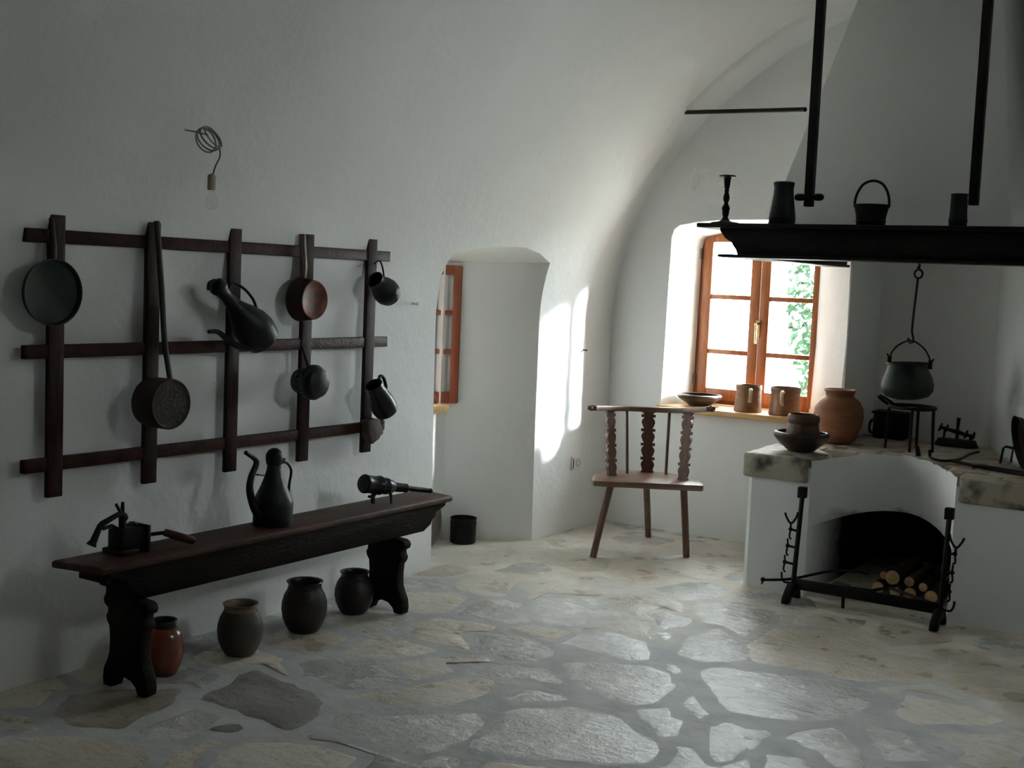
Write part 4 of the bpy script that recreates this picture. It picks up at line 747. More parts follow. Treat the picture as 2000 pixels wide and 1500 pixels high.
# metal coffee jug
p = thing('spouted_jug', 'dark metal jug with lid, tall bent spout and wire handle standing on the bench', 'jug', (-3.375, 3.52, ZT_), (0, 0, .0))
prof = [(0, 0), (.073, 0), (.077, .006), (.077, .05), (.0785, .085), (.074, .103), (.063, .126), (.049, .156), (.036, .190), (.028, .220), (.027, .236), (.030, .240)]
prof2 = [(.030, .238), (.0335, .256), (.033, .275), (.024, .292), (.011, .300), (0, .302)]
ewer_parts(p, prof, [(0, -.070, .035), (0, -.105, .085), (0, -.128, .15), (0, -.122, .20), (0, -.098, .245), (0, -.105, .268), (0, -.155, .298)], ramp(.017, .0085, 31), [(0, .038, .238), (0, .066, .238), (0, .096, .205), (0, .088, .15), (0, .084, .105), (0, .072, .080)], .0052, 'iron_grey')
MB().lathe(prof2, 28).build('lid', 'iron', p)
mb = MB(); mb.ball((0, .046, .250), .009, 8); mb.tube([(0, .028, .245), (0, .058, .252)], .005, 8); mb.build('lid_hinge', 'iron', p)
mb = MB(); mb.tube([(0, -.113, .208), (0, -.09, .206), (0, -.030, .195)], .0022, 6); mb.ball((0, -.088, .206), .004, 8); mb.build('spout_stay', 'iron', p)

# dark cylinder on legs
p = thing('cylinder_on_legs', 'black stepped iron cylinder tapering to a rod, on short legs on the bench', 'tool', (-3.385, 4.16, ZT_))
ax = Vector((.05, .455, -.082)).normalized(); TT = Matrix.Translation((0, -.085, .096)) @ ax.to_track_quat('Z', 'Y').to_matrix().to_4x4()
MB().lathe([(0, -.004), (.035, -.003), (.041, .004), (.041, .012), (.039, .018), (.039, .085), (.042, .089), (.042, .096), (.036, .100), (.034, .118), (.0365, .124), (.0365, .140), (.034, .146), (.030, .170), (.022, .182), (.0, .183)], 26, TT).build('drum', 'steel', p)
MB().lathe([(0, .178), (.0185, .178), (.021, .20), (.019, .255), (.021, .262), (.017, .27), (0, .271)], 18, TT).build('neck', 'iron', p)
MB().lathe([(0, .265), (.012, .266), (.0115, .35), (.010, .420), (.012, .425), (.010, .431), (0, .432)], 14, TT).build('tail_rod', 'iron', p)
MB().tube([(.005, -.002, .06), (-.0, -.02, .034), (.01, -.03, .006)], [.012, .0105, .010], 8).build('leg', 'iron', p)
MB().tube([(.0, -.022, .034), (.012, -.045, .036), (.016, -.066, .040)], [.009, .007, .006], 8).build('foot_lever', 'iron', p)
MB().tube([(.03, .055, .055), (.045, .050, .03), (.055, .040, .002)], [.010, .007, .006], 8).build('leg', 'rust', p)

# jars under the bench
def jar(name, label, loc, R_, H_, neck, m, mrim, lean=.0):
    p = thing(name, label, 'jar', loc, (lean, lean*.5, 0), 'clay jars under the bench')
    n_ = neck*R_
    MB().lathe([(0, 0), (R_*.60, 0), (R_*.66, H_*.02), (R_*.80, H_*.12), (R_*.94, H_*.27), (R_, H_*.44), (R_*.985, H_*.58), (R_*.90, H_*.72), (R_*.79, H_*.81), (n_*1.03, H_*.865)], 34).build('jar_body', m, p)
    MB().lathe([(n_*1.03, H_*.875), (n_, H_*.90), (n_*1.02, H_*.95), (n_*1.12, H_*.99), (n_*1.10, H_), (n_*.96, H_*.985), (n_*.88, H_*.93), (n_*.9, H_*.85), (R_*.75, H_*.7), (R_*.8, H_*.4), (R_*.5, H_*.05), (0, H_*.04)], 34).build('jar_rim', mrim, p)
    return p
jar('glazed_jar', 'orange glazed round jar behind the near bench leg', (-3.38, 2.99, .003), .069, .197, .60, 'glaze_orange', 'clay_dark_rim')
jar('clay_jar', 'greyish clay jar with pale worn rim under the bench', (-3.345, 3.33, .003), .086, .196, .70, 'clay_grey', 'clay_pale')
jar('clay_jar', 'dark brown wide-mouthed jar at the middle under the bench', (-3.375, 3.715, .003), .092, .206, .72, 'clay_dark', 'clay_dark_rim')
jar('clay_jar', 'dark squat jar partly behind the far bench leg', (-3.405, 4.06, .003), .084, .180, .68, 'clay_dark', 'clay_dark_rim')

# niche: cylinder bucket and leaning disc
p = thing('round_bin', 'black cylindrical bin standing on the floor of the niche', 'bin', (-3.895, 5.555, .003))
MB().lathe([(0, 0), (.068, 0), (.071, .003), (.0715, .128), (.073, .131), (.073, .137), (.070, .138), (.068, .13), (.066, .006), (0, .006)], 34).build('bin_body', 'iron', p)
MB().lathe([(.0716, .104), (.0732, .106), (.0732, .113), (.0716, .115)], 34).build('bin_hoop', 'iron', p)
p = thing('leaning_disc', 'dark worn wooden disc leaning in the niche behind the bench end', 'disc', (-3.945, 5.225, .006))
D_ = Matrix.Translation((0, 0, .178)) @ Matrix.Rotation(math.radians(-13), 4, 'Y') @ AX
MB().lathe([(0, -.014), (.165, -.014), (.175, -.010), (.178, 0), (.175, .010), (.160, .016), (.150, .008), (0, .006)], 44, D_).build('disc_board', 'soot_brown', p)
MB().box(-.012, .012, -.15, .15, -.026, -.012, D_).build('back_batten', 'soot_brown', p, bevel=.003)

# socket
p = thing('wall_socket', 'white electrical socket low on the left wall beside the sun patch', 'socket', (XW, 6.312, .397))
MB().box(-.002, .010, -.048, .048, -.040, .040).build('socket_plate', 'white_plastic', p, bevel=.003)
MB().lathe([(0, .0096), (.018, .0096), (.0195, .0125), (.022, .0125), (.023, .0095)], 24, Matrix.Translation((0, .016, 0)) @ AX).build('socket_outlet', 'socket_dark', p)
MB().box(.009, .0125, -.040, -.034, -.028, .028).build('socket_groove', 'cable_dark', p, bevel=.001)
t = MB().lathe([(0, 0), (.004, 0), (.0035, .02), (.007, .022), (.006, .026), (0, .027)], 8, AX).build('wall_nail', 'iron'); t.location = (XW - .002, 6.345, 1.062)
tag(t, 'tiny dark nail in the wall at the edge of the sun patch', 'nail')
# ------------------------------------------------------------------ corner chair
ch = thing('corner_chair', 'three-legged wooden corner chair with carved splats and curved back rail', 'chair', (-2.954, 5.907, .004), (0, 0, math.atan2(.51, .86)))
SZ = .408
seat = [(-.292, -.01), (-.272, -.018), (.272, -.018), (.292, -.01), (.298, .06), (.285, .20), (.225, .31), (.13, .39), (0, .425), (-.13, .39), (-.225, .31), (-.285, .20), (-.298, .06)]
MB().prism(seat, SZ - .032, SZ, lambda u, v, w_: (u, v, w_)).build('seat', 'chair_seat', ch, bevel=.006)
for (tx, ty), (bx, by) in (((-.195, .05), (-.275, -.052)), ((.195, .05), (.232, .080)), ((.012, .34), (.058, .572))):
    MB().tube([(tx, ty, SZ - .03), ((tx*.45 + bx*.55), (ty*.45 + by*.55), SZ*.44), (bx, by, 0)], [.019, .0185, .018], 8).build('leg', 'chair', ch, smooth=False)
railp = [(-.315, .065, .786), (-.27, .165, .778), (-.20, .262, .770), (-.10, .335, .765), (.01, .36, .763), (.11, .338, .766), (.205, .27, .776), (.278, .18, .792), (.320, .085, .808)]
rp = smoothpath(railp, 5)
mb = MB(); L_ = []
for i, q in enumerate(rp):
    d = (rp[min(i + 1, len(rp) - 1)] - rp[max(i - 1, 0)]).normalized(); nrm = Vector((d.y, -d.x, 0)).normalized()
    for a, c in ((-.026, -.014), (.026, -.014), (.026, .014), (-.026, .014)): mb.v.append(tuple(q + nrm*a + Vector((0, 0, c))))
for i in range(len(rp) - 1):
    for k in range(4): mb.f.append((i*4 + k, i*4 + (k + 1) % 4, i*4 + 4 + (k + 1) % 4, i*4 + 4 + k))
e_ = (len(rp) - 1)*4; mb.f += [(0, 1, 2, 3), (e_, e_ + 3, e_ + 2, e_ + 1)]
rl_ = mb.build('back_rail', 'chair_seat', ch, bevel=.004)
for q, dd in ((rp[0], rp[0] - rp[1]), (rp[-1], rp[-1] - rp[-2])):
    T_ = Matrix.Translation(q + dd.normalized()*.0) @ dd.to_track_quat('Z', 'Y').to_matrix().to_4x4()
    MB().lathe([(0, -.004), (.016, -.003), (.017, .004), (.010, .009), (.009, .014), (.015, .020), (.012, .029), (0, .031)], 14, T_).build('rail_knob', 'chair', ch)
def splat_outline(h, wd):
    L = []; n = 4; p = h/n
    def add(u, v): L.append((u, v))
    add(wd*1.0, 0)
    add(wd*.92, .035*h)
    for k in range(n):
        b = .045*h + k*.93*p
        for t in (.0, .06, .12): add(wd*(.72 + 1.6*t), b + p*t*.6)
        for i in range(6):
            a = i/5; add(wd*(.74 + .30*math.sin(PI*(.10 + .80*a))), b + p*(.10 + .46*a))
        add(wd*.68, b + p*.60); add(wd*.68, b + p*.655); add(wd*1.10, b + p*.66); add(wd*1.10, b + p*.84); add(wd*.68, b + p*.845)
    add(wd*.70, h*.965); add(wd*.98, h*.985); add(wd*1.0, h)
    L = [q for q in L if q[1] <= h + 1e-6]; L.sort(key=lambda q: q[1])
    return L
def splat(bx, by, tx, ty, tz, wd, ang):
    h = tz - SZ; o = splat_outline(h, wd); poly = o + [(-u, v) for u, v in o[::-1]]
    ca, sa = math.cos(ang), math.sin(ang)
    def fn(u, v, w_):
        k = v/h
        return (bx + (tx - bx)*k + u*ca - w_*sa, by + (ty - by)*k + u*sa + w_*ca, SZ - .001 + v)
    MB().prism(poly, -.011, .011, fn).build('carved_splat', 'chair', ch, smooth=False)
splat(-.188, .178, -.212, .245, .760, .029, math.radians(38))
splat(.018, .365, .008, .358, .752, .036, 0)
splat(.198, .150, .218, .252, .766, .029, math.radians(-34))
for bx, by, tx, ty, tz in ((-.098, .282, -.115, .325, .756), (.118, .312, .122, .330, .757)):
    MB().tube([(bx, by, SZ - .002), (tx, ty, tz)], [.0085, .0085], 10).build('spindle', 'chair', ch)

# ------------------------------------------------------------------ things on the window sill
ZS = .7555
p = thing('shallow_bowl', 'shallow brown clay bowl at the left end of the window sill', 'bowl', (-3.09, 6.80, ZS))
MB().lathe([(0, 0), (.055, 0), (.062, .003), (.10, .028), (.128, .046), (.134, .058), (.130, .066), (.118, .069), (.113, .066), (.118, .058), (.095, .035), (.05, .014), (0, .012)], 40).build('bowl_body', 'bowl_clay', p)
def sill_mug(label, loc, R_, H_, hrot):
    p = thing('clay_mug', label, 'mug', loc, (0, 0, hrot), 'mugs on the window sill')
    MB().lathe([(0, 0), (R_*.98, 0), (R_*1.03, .006), (R_*1.0, .012), (R_*.95, H_*.45), (R_*.91, H_*.80), (R_*.93, H_*.83)], 36).build('mug_body', 'mug_clay', p)
    MB().lathe([(R_*.93, H_*.82), (R_*.95, H_*.84), (R_*.945, H_*.97), (R_*.92, H_), (R_*.88, H_*.99), (R_*.87, H_*.85), (R_*.9, H_*.4), (R_*.9, .012), (0, .012)], 36).build('mug_rim', 'mug_band', p)
    MB().tube(smoothpath([(0, -R_*.90, H_*.84), (0, -R_*1.32, H_*.86), (0, -R_*1.42, H_*.66), (0, -R_*1.2, H_*.45), (0, -R_*.95, H_*.40)], 6), .0085, 10, flat=1.25).build('handle', 'handle_cream', p)
sill_mug('brown clay mug with cream handle in the middle of the window sill', (-2.76, 6.745, ZS), .079, .155, .50)
sill_mug('reddish brown clay mug with cream handle at right end of window sill', (-2.545, 6.765, ZS), .090, .158, .20)

# ------------------------------------------------------------------ raised hearth
def uf(x):
    if x < -1.70: return 5.73 + .55*(1 - min(1, (-1.70 - x)/.305)**3.1)
    return 5.73 + .55*(1 - min(1, (x + 1.70)/.368)**1.5)
HZ = .655
he = thing('raised_hearth', 'white plastered raised masonry hearth with arched fire opening and brick top', 'hearth', (-1.7, 6.2, 0))
HO = (-1.7, 6.2, 0)
body = MB().prism([(-2.372, 6.69), (-2.32, 5.74), (-2.30, 5.728), (-.845, 5.728), (-1.43, 6.96), (-1.50, 7.11), (-2.19, 7.24), (-2.19, 6.69)], -.05, .618, lambda u, v, w_: (u, v, w_)).build('hearth_body', 'hearth_plaster', smooth=False)
ux = [-2.006 + .674*i/36 for i in range(37)]
ux = [-2.0055 + (i/36)*.673 for i in range(37)]
up_ = [(x, uf(max(-2.005, min(-1.332, x)))) for x in ux]
c1 = MB().prism([(-2.0056, 5.6)] + up_ + [(-1.3324, 5.6)], -.2, 1.0, lambda u, v, w_: (u, v, w_)).build('cut', 'hearth_plaster', smooth=False)
tun = [(-2.003, -.3), (-1.335, -.3), (-1.335, .325)] + [(-1.669 + .334*math.cos(PI*i/16), .325 + .050*math.sin(PI*i/16)) for i in range(1, 16)] + [(-2.003, .325)]
c2 = MB().prism(tun, 5.5, 6.95, lambda u, v, w_: (u, w_, v)).build('cut', 'hearth_plaster', smooth=False)
boolean(body, [c1, c2]); kill(c1, c2)
body.data.materials[0] = M['soot']
body.parent = he; body.location = (-HO[0], -HO[1], 0)
# plaster lip of the recess, up to the level of the brick top
mb = MB(); rr = random.Random(4)
lipn = len(up_)
for x, y in up_:
    j = rr.uniform(-.004, .006)
    dx, dy = (0, 0)
    for oz, oy in ((.60, 0), (HZ + j, 0.002), (HZ + j, .016), (.60, .03)):
        mb.v.append((x - HO[0], y + oy - HO[1], oz))
for i in range(lipn - 1):
    for k in range(3): mb.f.append((i*4 + k, i*4 + k + 1, i*4 + k + 5, i*4 + k + 4))
mb.build('plaster_lip', 'hearth_plaster', he)
# two worn front slabs
def hslab(poly, z0, z1, seed):
    r2 = random.Random(seed); P = []
    for i in range(len(poly)):
        a = Vector(poly[i]); b_ = Vector(poly[(i + 1) % len(poly)])
        n_ = max(1, int((b_ - a).length/.05))
        for k in range(n_):
            q = a.lerp(b_, k/n_); P.append((q.x + r2.uniform(-.005, .005), q.y + r2.uniform(-.005, .005)))
    MB().prism(P, z0, z1, lambda u, v, w_: (u - HO[0], v - HO[1], w_)).build('hearth_slab', 'slab', he, bevel=.012, ang=50)
hslab([(-2.345, 5.712), (-2.02, 5.712), (-2.012, 5.86), (-1.99, 6.00), (-2.14, 6.20), (-2.374, 6.20)], .545, .662, 1)
hslab([(-1.322, 5.712), (-.83, 5.712), (-.90, 5.83), (-1.345, 5.83)], .548, .660, 2)
# brick paving
def upoly_in(x, y): return -2.02 < x < -1.32 and y < uf(max(-2.005, min(-1.332, x))) + .022
rb = random.Random(8); row = 0; y = 5.845
def clip_ok(x, y):
    if x < -2.17 and y > 6.67: return False
    if (x + 1.5)*.9 + (y - 7.10)*.43 > -.012: return False
    return y < 7.225 and x > -2.365
while y < 7.2:
    x = -2.37 + (row % 2)*.085
    while x < -.85:
        x0, x1, y0_, y1_ = x + .004, x + .166, y + .004, y + .106
        def cell(a0, a1, b0, b1):
            cs = [(a0, b0), (a1, b0), (a1, b1), (a0, b1)]
            return all(clip_ok(*c) for c in cs) and not any(upoly_in(*c) for c in cs) and not any(upoly_in((a0 + a1)/2, q) for q in (b0, b1)) and not (a0 < -1.97 and b0 < 6.205) and not (a1 > -1.36 and b0 < 5.835)
        cand = [(x0, x1, y0_, y1_)]
        if not cell(*cand[0]):
            q = [(x0 + (x1 - x0)*i/4, x0 + (x1 - x0)*(i + 1)/4, y0_ + (y1_ - y0_)*j/3, y0_ + (y1_ - y0_)*(j + 1)/3) for i in range(4) for j in range(3)]
            q = [c for c in q if cell(*c)]
            cand = q
        if cand:
            mb = MB(); h_ = .657 + rb.uniform(-.003, .003)
            for a0, a1, b0, b1 in cand: mb.box(a0 - HO[0], a1 - HO[0], b0 - HO[1], b1 - HO[1], .60, h_)
            mb.build('brick', 'brick_red' if rb.random() < .28 else 'brick', he, bevel=.003 if len(cand) == 1 else 0, seg=1, ang=60)
        x += .170
    y += .110; row += 1

# firewood in the opening
lg = [(-1.735, 6.02, .030, .030, 1), (-1.668, 6.02, .090, .036, 0), (-1.590, 6.03, .081, .025, 0), (-1.645, 6.00, .027, .027, 0), (-1.575, 6.00, .031, .030, 0), (-1.520, 6.02, .068, .022, 0), (-1.472, 5.99, .034, .032, -1), (-1.725, 6.07, .083, .020, 1)]
for i, (x, y, z, r_, a) in enumerate(lg):
    lab = ['leftmost low log of the firewood in the hearth opening', 'thickest log on top of the firewood in the hearth opening', 'thin upper log right of the thickest log in the firewood', 'small log at the bottom of the firewood under the thickest log', 'low log in the middle of the firewood row', 'thin pale log at the upper right of the firewood', 'rightmost thick log of the firewood beside the right firedog post', 'thin log lying deeper on the left side of the firewood'][i]
    p = thing('log', lab, 'log', (x, y, z + .003), (0, 0, math.radians(a)), 'firewood in the hearth')
    TL = Matrix.Rotation(-PI/2, 4, 'X')
    MB().lathe([(r_*.985, 0), (r_, .01), (r_*1.03, .15), (r_*.97, .30), (r_, .42), (0, .425)], 14, TL).build('log_bark', 'bark', p)
    MB().lathe([(0, -.002), (r_*.9, -.001), (r_*.985, .002)], 14, TL).build('cut_end', 'log_end', p)

# ------------------------------------------------------------------ firedog stand
fd = thing('firedog_stand', 'black iron firedog stand with two posts and crossbar before the hearth', 'firedog', (-1.67, 5.60, .004))
F0 = Vector((-1.67, 5.60, 0))
for sx, ht in ((-1, .495), (1, .488)):
    bx = -.343 if sx < 0 else .335; tx = -.325 if sx < 0 else .347
    pc = MB(); pc.tube([(bx, 0, .07), (tx, 0, ht)], [.0125, .0115], 4, T=None); po = pc.build('post', 'iron', fd, smooth=False)
    MB().box(tx - .019, tx + .019, -.019, .019, ht - .004, ht + .048).build('post_head', 'iron', po, bevel=.004)
    ft = MB(); poly = [(-.105, 0), (-.098, .028), (-.07, .055), (-.035, .082), (.02, .082), (.045, .06), (.065, .028), (.07, 0), (.04, 0), (.03, .025), (.0, .040), (-.03, .034), (-.052, .016), (-.062, 0)]
    ft.prism(poly, bx - .018, bx + .018, lambda u, v, w_: (w_, u, v)); ft.build('arched_foot', 'iron', fd, bevel=.005)
    for k, z in enumerate((.335, .255, .175) if sx < 0 else (.335, .25, .165)):
        o_ = sx*(.040 + (.006*k if sx < 0 else -.004*k)); px_ = bx + (tx - bx)*(z - .07)/.43
        br = MB(); br.tube([(px_, 0, z - .004), (px_ + o_, 0, z)], [.006, .0055], 8); br.ball((px_ + o_, 0, z), .0105, 10); br.build('bracket', 'iron', po)
        hk = MB(); hk.tube(smoothpath([(px_ + o_ - sx*.006, 0, z - .047), (px_ + o_ + sx*.004, 0, z - .035), (px_ + o_, 0, z), (px_ + o_ + sx*.002, 0, z + .034)], 4), .0045, 6); hk.build('hook_link', 'iron', po)
    z = .375; px_ = bx + (tx - bx)*(z - .07)/.43; o_ = sx*.042
    yk = MB(); yk.tube(smoothpath([(px_ + o_*.25, 0, z + .045), (px_ + o_*.45, 0, z + .015), (px_ + o_, 0, z - .012), (px_ + o_*1.5, 0, z + .012), (px_ + o_*1.75, 0, z + .035)], 4), .0055, 8); yk.tube([(px_ + o_, 0, z - .012), (px_ + o_, 0, z - .042)], .005, 8); yk.build('spit_fork', 'iron', po)
    sx_ = bx + sx*.06
    MB().tube(smoothpath([(sx_, 0, .125), (sx_ - sx*.004, 0, .095), (sx_ - sx*.02, 0, .078), (bx, 0, .085)], 4), .005, 6).build('lower_hook', 'iron', fd)
MB().box(-.34, .335, -.009, .009, .056, .106).build('crossbar', 'iron', fd, bevel=.003)
MB().tube([(-.10, .0, .07), (-.102, .01, .004)], .008, 8).build('middle_foot', 'iron', fd)
MB().tube([(-.33, .01, .090), (.0, .10, .085), (.05, .30, .08)], .008, 8).build('rear_bar', 'iron', fd)
MB().tube([(.33, .01, .090), (.05, .22, .085)], .008, 8).build('rear_bar', 'iron', fd)
p = thing('fire_spit', 'thin iron rod resting across the left firedog post and the crossbar', 'rod', (-2.15, 5.585, .080))
MB().tube(smoothpath([(-.005, 0, 0), (.05, .005, .008), (.13, .035, .022), (.30, .09, .078), (.40, .12, .085), (.455, .14, .08)], 4), .0065, 8).build('rod', 'iron', p)
mb = MB(); mb.ball((-.008, 0, 0), .012, 10); mb.tube([(-.008, 0, 0), (-.012, 0, -.022)], .005, 6); mb.build('rod_end', 'iron', p)

# ------------------------------------------------------------------ things on the hearth
ZH = .663
p = thing('hearth_bowl', 'wide dark brown clay bowl on the left corner of the hearth', 'bowl', (-2.155, 5.985, ZH))
MB().lathe([(0, 0), (.060, 0), (.066, .004), (.105, .035), (.134, .068), (.139, .082), (.134, .094), (.124, .098), (.119, .094), (.124, .08), (.10, .05), (.055, .02), (0, .016)], 40).build('bowl_body', 'bowl_clay', p)
p = thing('upturned_cup', 'brown clay beaker standing in the wide bowl on the hearth', 'cup', (-2.150, 5.985, ZH + .0175))
MB().lathe([(0, 0), (.074, 0), (.082, .015), (.085, .04), (.082, .08), (.077, .115), (.074, .122), (.077, .130), (.080, .138), (.079, .156), (.074, .166), (.068, .169), (.064, .164), (.068, .145), (.069, .1), (.066, .02), (0, .015)], 34).build('cup_body', 'cup_clay', p)
p = thing('terracotta_jar', 'big round terracotta jar on the hearth by the window', 'jar', (-2.155, 6.535, .660))
MB().lathe([(0, 0), (.070, 0), (.078, .004), (.102, .04), (.125, .095), (.132, .14), (.127, .185), (.108, .222), (.084, .242), (.075, .248)], 44).build('jar_body', 'terracotta', p)
MB().lathe([(.075, .247), (.073, .252), (.076, .268), (.083, .278), (.083, .284), (.076, .286), (.068, .278), (.066, .25), (.10, .22), (.12, .14), (.07, .02), (0, .015)], 40).build('jar_rim', 'terracotta', p)

p = thing('iron_trivet', 'tall black iron trivet with ring top standing on the hearth', 'trivet', (-1.775, 6.56, .660))
mb = MB(); mb.tube([(.118*math.cos(2*PI*i/30), .118*math.sin(2*PI*i/30), .222) for i in range(30)], .0095, 8, True, flat=.6); mb.build('ring', 'iron', p)
mb = MB(); mb.tube([(.045*math.cos(2*PI*i/22) - .142, .045*math.sin(2*PI*i/22)*.6 + .03, .238 + .028*math.cos(2*PI*i/22 + 2.5)) for i in range(22)], .008, 8, True); mb.build('ring_handle', 'iron', p)
for a in (200, 285, 350, 90):
    a = math.radians(a); x, y = .115*math.cos(a), .115*math.sin(a)
    MB().tube([(x, y, .222), (x*1.04, y*1.04, .10), (x*1.08, y*1.08, 0)], [.0085, .008, .0075], 6).build('leg', 'iron', p)
mb = MB(); mb.tube([(-.11, .03, .214), (.0, -.02, .214), (.105, .05, .214)], .006, 6); mb.build('cross_bar', 'iron', p)

p = thing('black_pot', 'squat black iron box-like pot behind the trivet on the hearth', 'pot', (-2.00, 6.98, .660))
MB().box(-.085, .095, -.07, .07, 0, .145).build('pot_body', 'iron', p, bevel=.014)
MB().box(-.092, .102, -.076, .076, .138, .152).build('pot_rim', 'iron', p, bevel=.004)
MB().tube(smoothpath([(-.085, 0, .10), (-.115, 0, .085), (-.118, 0, .03), (-.085, 0, .02)], 4), .008, 8).build('handle', 'iron', p)

p = thing('cauldron', 'dark copper cauldron hanging from a hook chain over the hearth', 'cauldron', (-1.775, 6.45, .932))
MB().lathe([(0, -.005), (.055, -.002), (.105, .012), (.127, .040), (.131, .070), (.122, .110), (.106, .142), (.099, .166), (.099, .178), (.106, .183), (.106, .188), (.097, .187), (.094, .176), (.1, .14), (.115, .07), (.06, .012), (0, .008)], 42, Matrix.Rotation(math.radians(-3), 4, 'Y')).build('cauldron_body', 'verdigris', p)
mb = MB(); mb.tube(smoothpath([(-.118, 0, .225), (-.104, 0, .205), (-.094, 0, .235), (-.06, 0, .275), (0, 0, .300), (.06, 0, .270), (.094, 0, .225), (.104, 0, .195), (.120, 0, .213)], 5), .0048, 8); mb.build('bail', 'iron', p)
for sx in (-1, 1):
    mb = MB(); mb.box(sx*.104 - .010, sx*.104 + .010, -.006, .006, .165 + (.005 if sx < 0 else -.005), .212 + (.005 if sx < 0 else -.005)); mb.build('ear', 'iron', p, bevel=.003)
p = thing('pot_hook', 'long iron pot hook hanging from the mantel and holding the cauldron', 'hook', (-1.775, 6.45, 1.232))
mb = MB(); mb.tube(smoothpath([(-.016, .0, .012), (-.010, 0, -.006), (0, 0, -.0115), (.010, 0, .0), (.004, 0, .03), (0, 0, .06), (.006, 0, .20), (.012, 0, .32)], 4), .0065, 8); mb.build('hook_bar', 'iron', p)
mb = MB(); mb.tube([(.014 + .020*math.sin(2*PI*i/18), 0, .340 + .022*math.cos(2*PI*i/18)) for i in range(18)], .0055, 8, True); mb.build('hook_eye', 'iron', p)
mb = MB(); mb.tube([(.016, -.03, .372), (.016, 0, .358), (.016, .0, .70)], .006, 8); mb.build('hanger_rod', 'iron', p)

p = thing('branched_iron_stand', 'black iron stand with scrolled crossarm and post on the back corner of the hearth', 'stand', (-1.625, 6.92, .660))
mb = MB(); mb.prism([(-.115, -.02), (-.08, -.05), (.08, -.05), (.115, -.02), (.115, .02), (.08, .045), (-.08, .045), (-.115, .02)], 0, .040, lambda u, v, w_: (u*(1 - w_*4), v*(1 - w_*4), w_)); mb.build('base', 'iron', p, bevel=.006)
MB().tube([(0, 0, .035), (0, 0, .10), (.002, 0, .155)], [.010, .008, .011], 8).build('post', 'iron', p)
MB().tube([(-.095, 0, .098), (-.05, 0, .088), (0, 0, .078), (.05, 0, .066), (.09, 0, .062)], [.010, .009, .013, .009, .010], 8).build('crossarm', 'iron', p)
for x, z in ((-.088, .092), (-.055, .088), (.048, .066), (.085, .060)):
    mb = MB(); mb.tube([(x - .012, 0, z - .016), (x, 0, z), (x + .004, 0, z + .026)], [.006, .008, .005], 6); mb.build('scroll', 'iron', p)
for x in (-.07, .07):
    MB().tube([(x, 0, .03), (x*.95, 0, .085 - x*.15)], .006, 6).build('brace', 'iron', p)

p = thing('bent_fire_iron', 'thin bent iron bar lying curved across the hearth bricks', 'fire iron', (-1.52, 6.2, .664))
mb = MB(); mb.tube(smoothpath([(-.075, .065, .042), (-.072, .060, .010), (-.04, .0, .006), (.02, -.02, .006), (.06, .10, .006), (.05, .34, .006), (.06, .50, .006)], 5), .0075, 8, flat=.8); mb.build('bar', 'iron', p)
p = thing('iron_wedge', 'short thick iron peg standing at the edge of the hearth recess', 'peg', (-1.665, 6.325, .660))
mb = MB(); mb.prism([(-.011, -.011), (.011, -.011), (.011, .011), (-.011, .011)], 0, .052, lambda u, v, w_: (u*(1 - w_*5) - w_*.2, v*(1 - w_*5), w_)); mb.build('peg', 'iron', p, bevel=.002)

p = thing('fire_tongs', 'dark iron tongs lying flat on the right side of the hearth', 'tongs', (-1.20, 6.02, .664))
MB().tube(smoothpath([(-.27, .19, .006), (-.20, .14, .006), (-.10, .06, .007), (.02, .02, .006), (.16, -.05, .006)], 4), .008, 8, flat=.7).build('tongs_arm', 'iron', p)
MB().tube(smoothpath([(-.13, .10, .006), (-.06, .085, .007), (.04, .055, .006), (.17, .0, .006)], 4), .008, 8, flat=.7).build('tongs_arm', 'iron', p)
MB().box(-.15, -.085, .045, .115, .002, .016, None).build('tongs_hinge', 'iron', p, bevel=.004)

p = thing('iron_gridiron', 'small bent-wire iron gridiron standing at the right of the hearth', 'gridiron', (-1.235, 6.40, .660))
mb = MB(); mb.tube([(-.055, 0, 0), (-.045, 0, .075), (-.035, 0, .085), (.10, -.02, .072), (.16, -.03, .068)], .006, 8); mb.build('wire_leg', 'iron', p)
mb = MB(); mb.tube([(-.025, .10, 0), (-.018, .10, .078), (.10, .08, .076), (.16, .07, .072)], .006, 8); mb.build('wire_leg', 'iron', p)
for k in range(4): MB().tube([(-.01 + .05*k, -.008, .080), (.0 + .05*k, .095, .078)], .005, 6).build('grid_bar', 'iron', p)

p = thing('leaning_pan', 'dark round pan with brown centre leaning on the diagonal wall behind the hearth', 'pan', (-1.155, 6.26, .664))
TP = Matrix.Translation((0, 0, .128)) @ Matrix.Rotation(math.radians(205.5), 4, 'Z') @ Matrix.Rotation(math.radians(12), 4, 'Y') @ AX
MB().lathe([(.0, -.004), (.108, -.004), (.118, 0), (.128, .026), (.131, .028), (.127, .024), (.116, .003), (.108, 0)], 36, TP).build('pan_body', 'iron', p)
MB().lathe([(0, .001), (.106, .001), (.108, -.001)], 36, TP).build('pan_centre', 'copper_dark', p)

